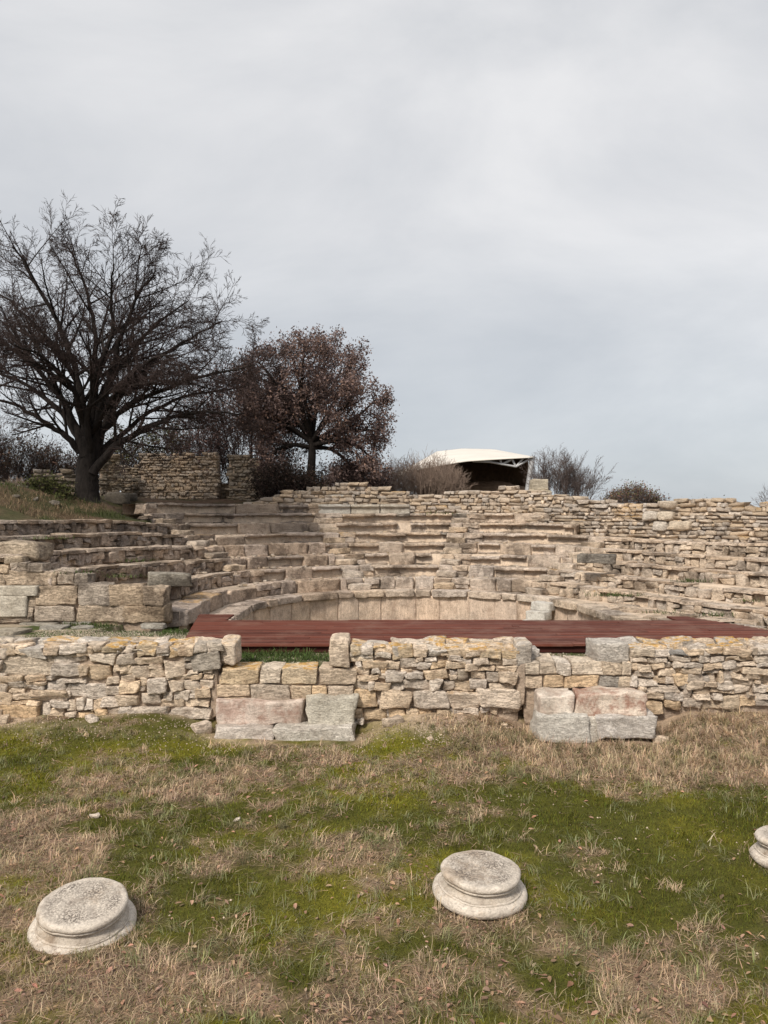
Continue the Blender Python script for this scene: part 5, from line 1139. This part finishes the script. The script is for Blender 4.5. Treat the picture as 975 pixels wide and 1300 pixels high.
bush('dark_bush', 320, 34.5, 600, 84, 160, 40, 'tall dusky purple twigged tree merging into the russet crown', cat='tree', leaves=11000, lspread=.22, lcols=[(0.16, 0.10, 0.095), (0.11, 0.07, 0.07), (0.19, 0.12, 0.105)], seed=16, r=.035, lsize=(.03, .07), spec=[(8, .42, 38, .14, .04, .3), (6, .5, 38, .2, .02, .2), (3, .55, 38, .2, .02, .2)])
bush('brown_thicket', 385, 32.2, 632, 70, 46, 44, 'brown leafed suckers around the foot of the russet tree', leaves=2600, lcols=RUST + DARKL, seed=40, r=.012)
bush('brown_thicket', 455, 33.0, 628, 60, 60, 44, 'russet leafed undergrowth hanging beside the tan bush', leaves=3000, lcols=[(0.18, 0.125, 0.11), (0.13, 0.09, 0.085)], seed=41, r=.012)
bush('brown_thicket', 432, 35.5, 628, 90, 56, 60, 'brown leafy thicket under the russet tree crown', leaves=2600, lcols=RUST, seed=17, r=.016, twig=M_GREYT)
bush('brown_thicket', 470, 37.5, 628, 50, 50, 40, 'greyish thicket behind the russet tree', seed=18, r=.014, twig=M_GREYT, leaves=500, lcols=RUST)
bush('brown_thicket', 250, 38.0, 606, 90, 62, 70, 'brown twiggy thicket behind the ruined room wall', leaves=2200, lcols=RUST + DARKL, seed=19, r=.018)
bush('olive_bush', 192, 39.0, 606, 72, 66, 60, 'olive green bush behind the ruined wall beside the trunk', leaves=4200, lcols=GRN, seed=20, r=.016, lsize=(.04, .09))
bush('brown_thicket', 150, 38.0, 606, 50, 46, 40, 'olive brown thicket showing through the gap beside the trunk', leaves=1500, lcols=GRN + RUST, seed=21, r=.016)
bush('brown_thicket', 70, 36.0, 612, 80, 70, 70, 'russet bramble thicket behind the low dark rubble wall', leaves=3400, lcols=RUST + DARKL, seed=22, r=.018)
bush('brown_thicket', 22, 34.0, 612, 90, 92, 80, 'dark twiggy thicket at the bank edge left of the oak', leaves=3600, lcols=DARKL + RUST, seed=23, r=.02)
bush('brown_thicket', -30, 33.0, 612, 90, 110, 70, 'tall dark thicket at the outer end of the bank', leaves=2600, lcols=DARKL + RUST, seed=24, r=.02)
bush('bank_scrub', 62, 25.0, 628, 70, 16, 60, 'low green scrub creeping down the bank towards the seats', leaves=1600, lcols=GRN, seed=31, r=.008, lsize=(.03, .07))
bush('bank_scrub', 20, 26.5, 612, 70, 22, 60, 'dry yellowish scrub crowning the bank beside the low dark wall', seed=32, r=.008, twig=M_TAN)
# dry grass tufts on the left bank
n = 6000; a = NR.uniform(R(153), R(176), n); rr_ = NR.uniform(10.2, 16, n); bxy = np.column_stack([C0[0] + rr_ * np.cos(a), C0[1] + rr_ * np.sin(a)]); bxy = bxy[bxy[:, 1] > 17]; n = len(bxy)
g = (fbm(bxy[:, 0] * .7, bxy[:, 1] * .7, 131, 3) > 0)[:, None]; c = np.where(g, np.array([0.07, 0.085, 0.03]), np.array([0.22, 0.16, 0.10])) * NR.uniform(.5, 1.4, (n, 1))
blades('bank_grass', bxy, NR.uniform(.08, .26, n), NR.uniform(.008, .016, n), NR.uniform(.1, 1.0, n), NR.uniform(0, 6.28, n), c, label='rough grass and dead stalks on the bank under the oak')

# ------------------------------------------------------------------ distant protective canopy
DC0, DC1 = 96.0, 118.0
can = empty('canopy_shelter', (X_at(620, 100), 100, 5.0)); tag(can, 'white curved membrane canopy on a grey steel truss over the dig', 'canopy')
fx, fy = zip(*[(505, 606), (526, 597), (560, 590), (592, 585), (640, 582), (677, 580)]); rx_, ry_ = zip(*[(505, 600), (526, 590), (556, 573), (589, 569.3), (630, 570.3), (677, 579.2)])
nu, nv = 28, 10; V = []; 
for i in range(nu):
    u = i / (nu - 1); pxx = 505 + u * 172
    for j in range(nv):
        v_ = j / (nv - 1); d = DC0 + (DC1 - DC0) * v_ * (.25 + .75 * min(1, 4 * u * (1 - u) + .15)); ya = float(np.interp(pxx, fx, fy)); yb = float(np.interp(pxx, rx_, ry_)); e = math.sin(v_ * math.pi / 2)
        V.append((X_at(pxx, DC0 + (d - DC0) * .88), d, Z_at(ya + (yb - ya) * e, d)))
V = np.array(V); ix = np.arange(nu * nv).reshape(nu, nv); Q = np.stack([ix[:-1, :-1].ravel(), ix[1:, :-1].ravel(), ix[1:, 1:].ravel(), ix[:-1, 1:].ravel()], 1)
me = fast_mesh('membrane', V, Q, smooth=True); o = link('membrane', me, M_MEMBRANE, can, (0, 0, 0)); o.location = -Vector(world_loc(can)); md = o.modifiers.new('thickness', 'SOLIDIFY'); md.thickness = .12
def bar(p, q, r, nm):
    o = link(nm, tubes(nm, [(*p, *q, r, r)], 8, M_STEEL), M_STEEL, can, (0, 0, 0)); o.location = -Vector(world_loc(can))
def CP(x, y, d=DC0 + .6): return (X_at(x, d), d, Z_at(y, d))
zg = float(ground_z(X_at(668, DC0), DC0))
bar(CP(676, 580.5), (X_at(667, DC0 + .6), DC0 + .6, zg - .1), .34, 'pole')
for a_, b_ in (((676, 581), (655, 592.5)), ((655, 592.5), (622, 586.5)), ((655, 592.5), (650, 583)), ((650, 583), (637, 589.5)), ((637, 589.5), (635, 583.5)), ((655, 592.5), (664, 582)), ((622, 586.5), (600, 585.5))): bar(CP(*a_), CP(*b_), .14, 'truss_bar')
bar((X_at(560, DC1 - 4), DC1 - 4, Z_at(600, DC1 - 4)), (X_at(560, DC1 - 4), DC1 - 4, zg - .1), .3, 'pole')
# dark panel added at the back to hide sky and shade the interior
rv = []
for i in range(20):
    pxx = 530 + i / 19 * 142; yb = float(np.interp(pxx, rx_, ry_)); d = DC0 + (DC1 - DC0) * (.25 + .75 * min(1, 4 * ((pxx - 505) / 172) * (1 - (pxx - 505) / 172) + .15)) - .3
    x_ = X_at(pxx, DC0 + (d - DC0) * .88); rv += [(x_, d, Z_at(yb, d) - .05), (x_, d, float(ground_z(x_, d)) - .2)]
o = link('added_shade_panel', pydata('added_shade_panel', rv, [(2 * i, 2 * i + 1, 2 * i + 3, 2 * i + 2) for i in range(19)]), M_EARTH, can, (0, 0, 0)); o.location = -Vector(world_loc(can)); o.modifiers.new('thickness', 'SOLIDIFY').thickness = .1
# earth mound sheltered by it
random.seed(3); mv = []; mf = []; nu = 26; nv = 14
for i in range(nu):
    for j in range(nv):
        x = X_at(545, 106) + i / (nu - 1) * 17.0; y_ = 101 + j / (nv - 1) * 11; h_ = 3.4 * math.sin(math.pi * i / (nu - 1)) ** .6 * math.sin(math.pi * min(j / (nv - 1) * 1.0, 1)) ** .5
        mv.append((x, y_, float(ground_z(x, y_)) - .3 + h_ + random.uniform(-.15, .15)))
for i in range(nu - 1):
    for j in range(nv - 1): a_ = i * nv + j; mf.append((a_, a_ + nv, a_ + nv + 1, a_ + 1))
o = link('earth_mound', pydata('earth_mound', mv, mf), M_EARTH); tag(o, 'brown excavated earth mound under the white canopy', kind='structure')
print('objects', len(bpy.data.objects), 'tris', sum(len(m.polygons) for m in bpy.data.meshes))
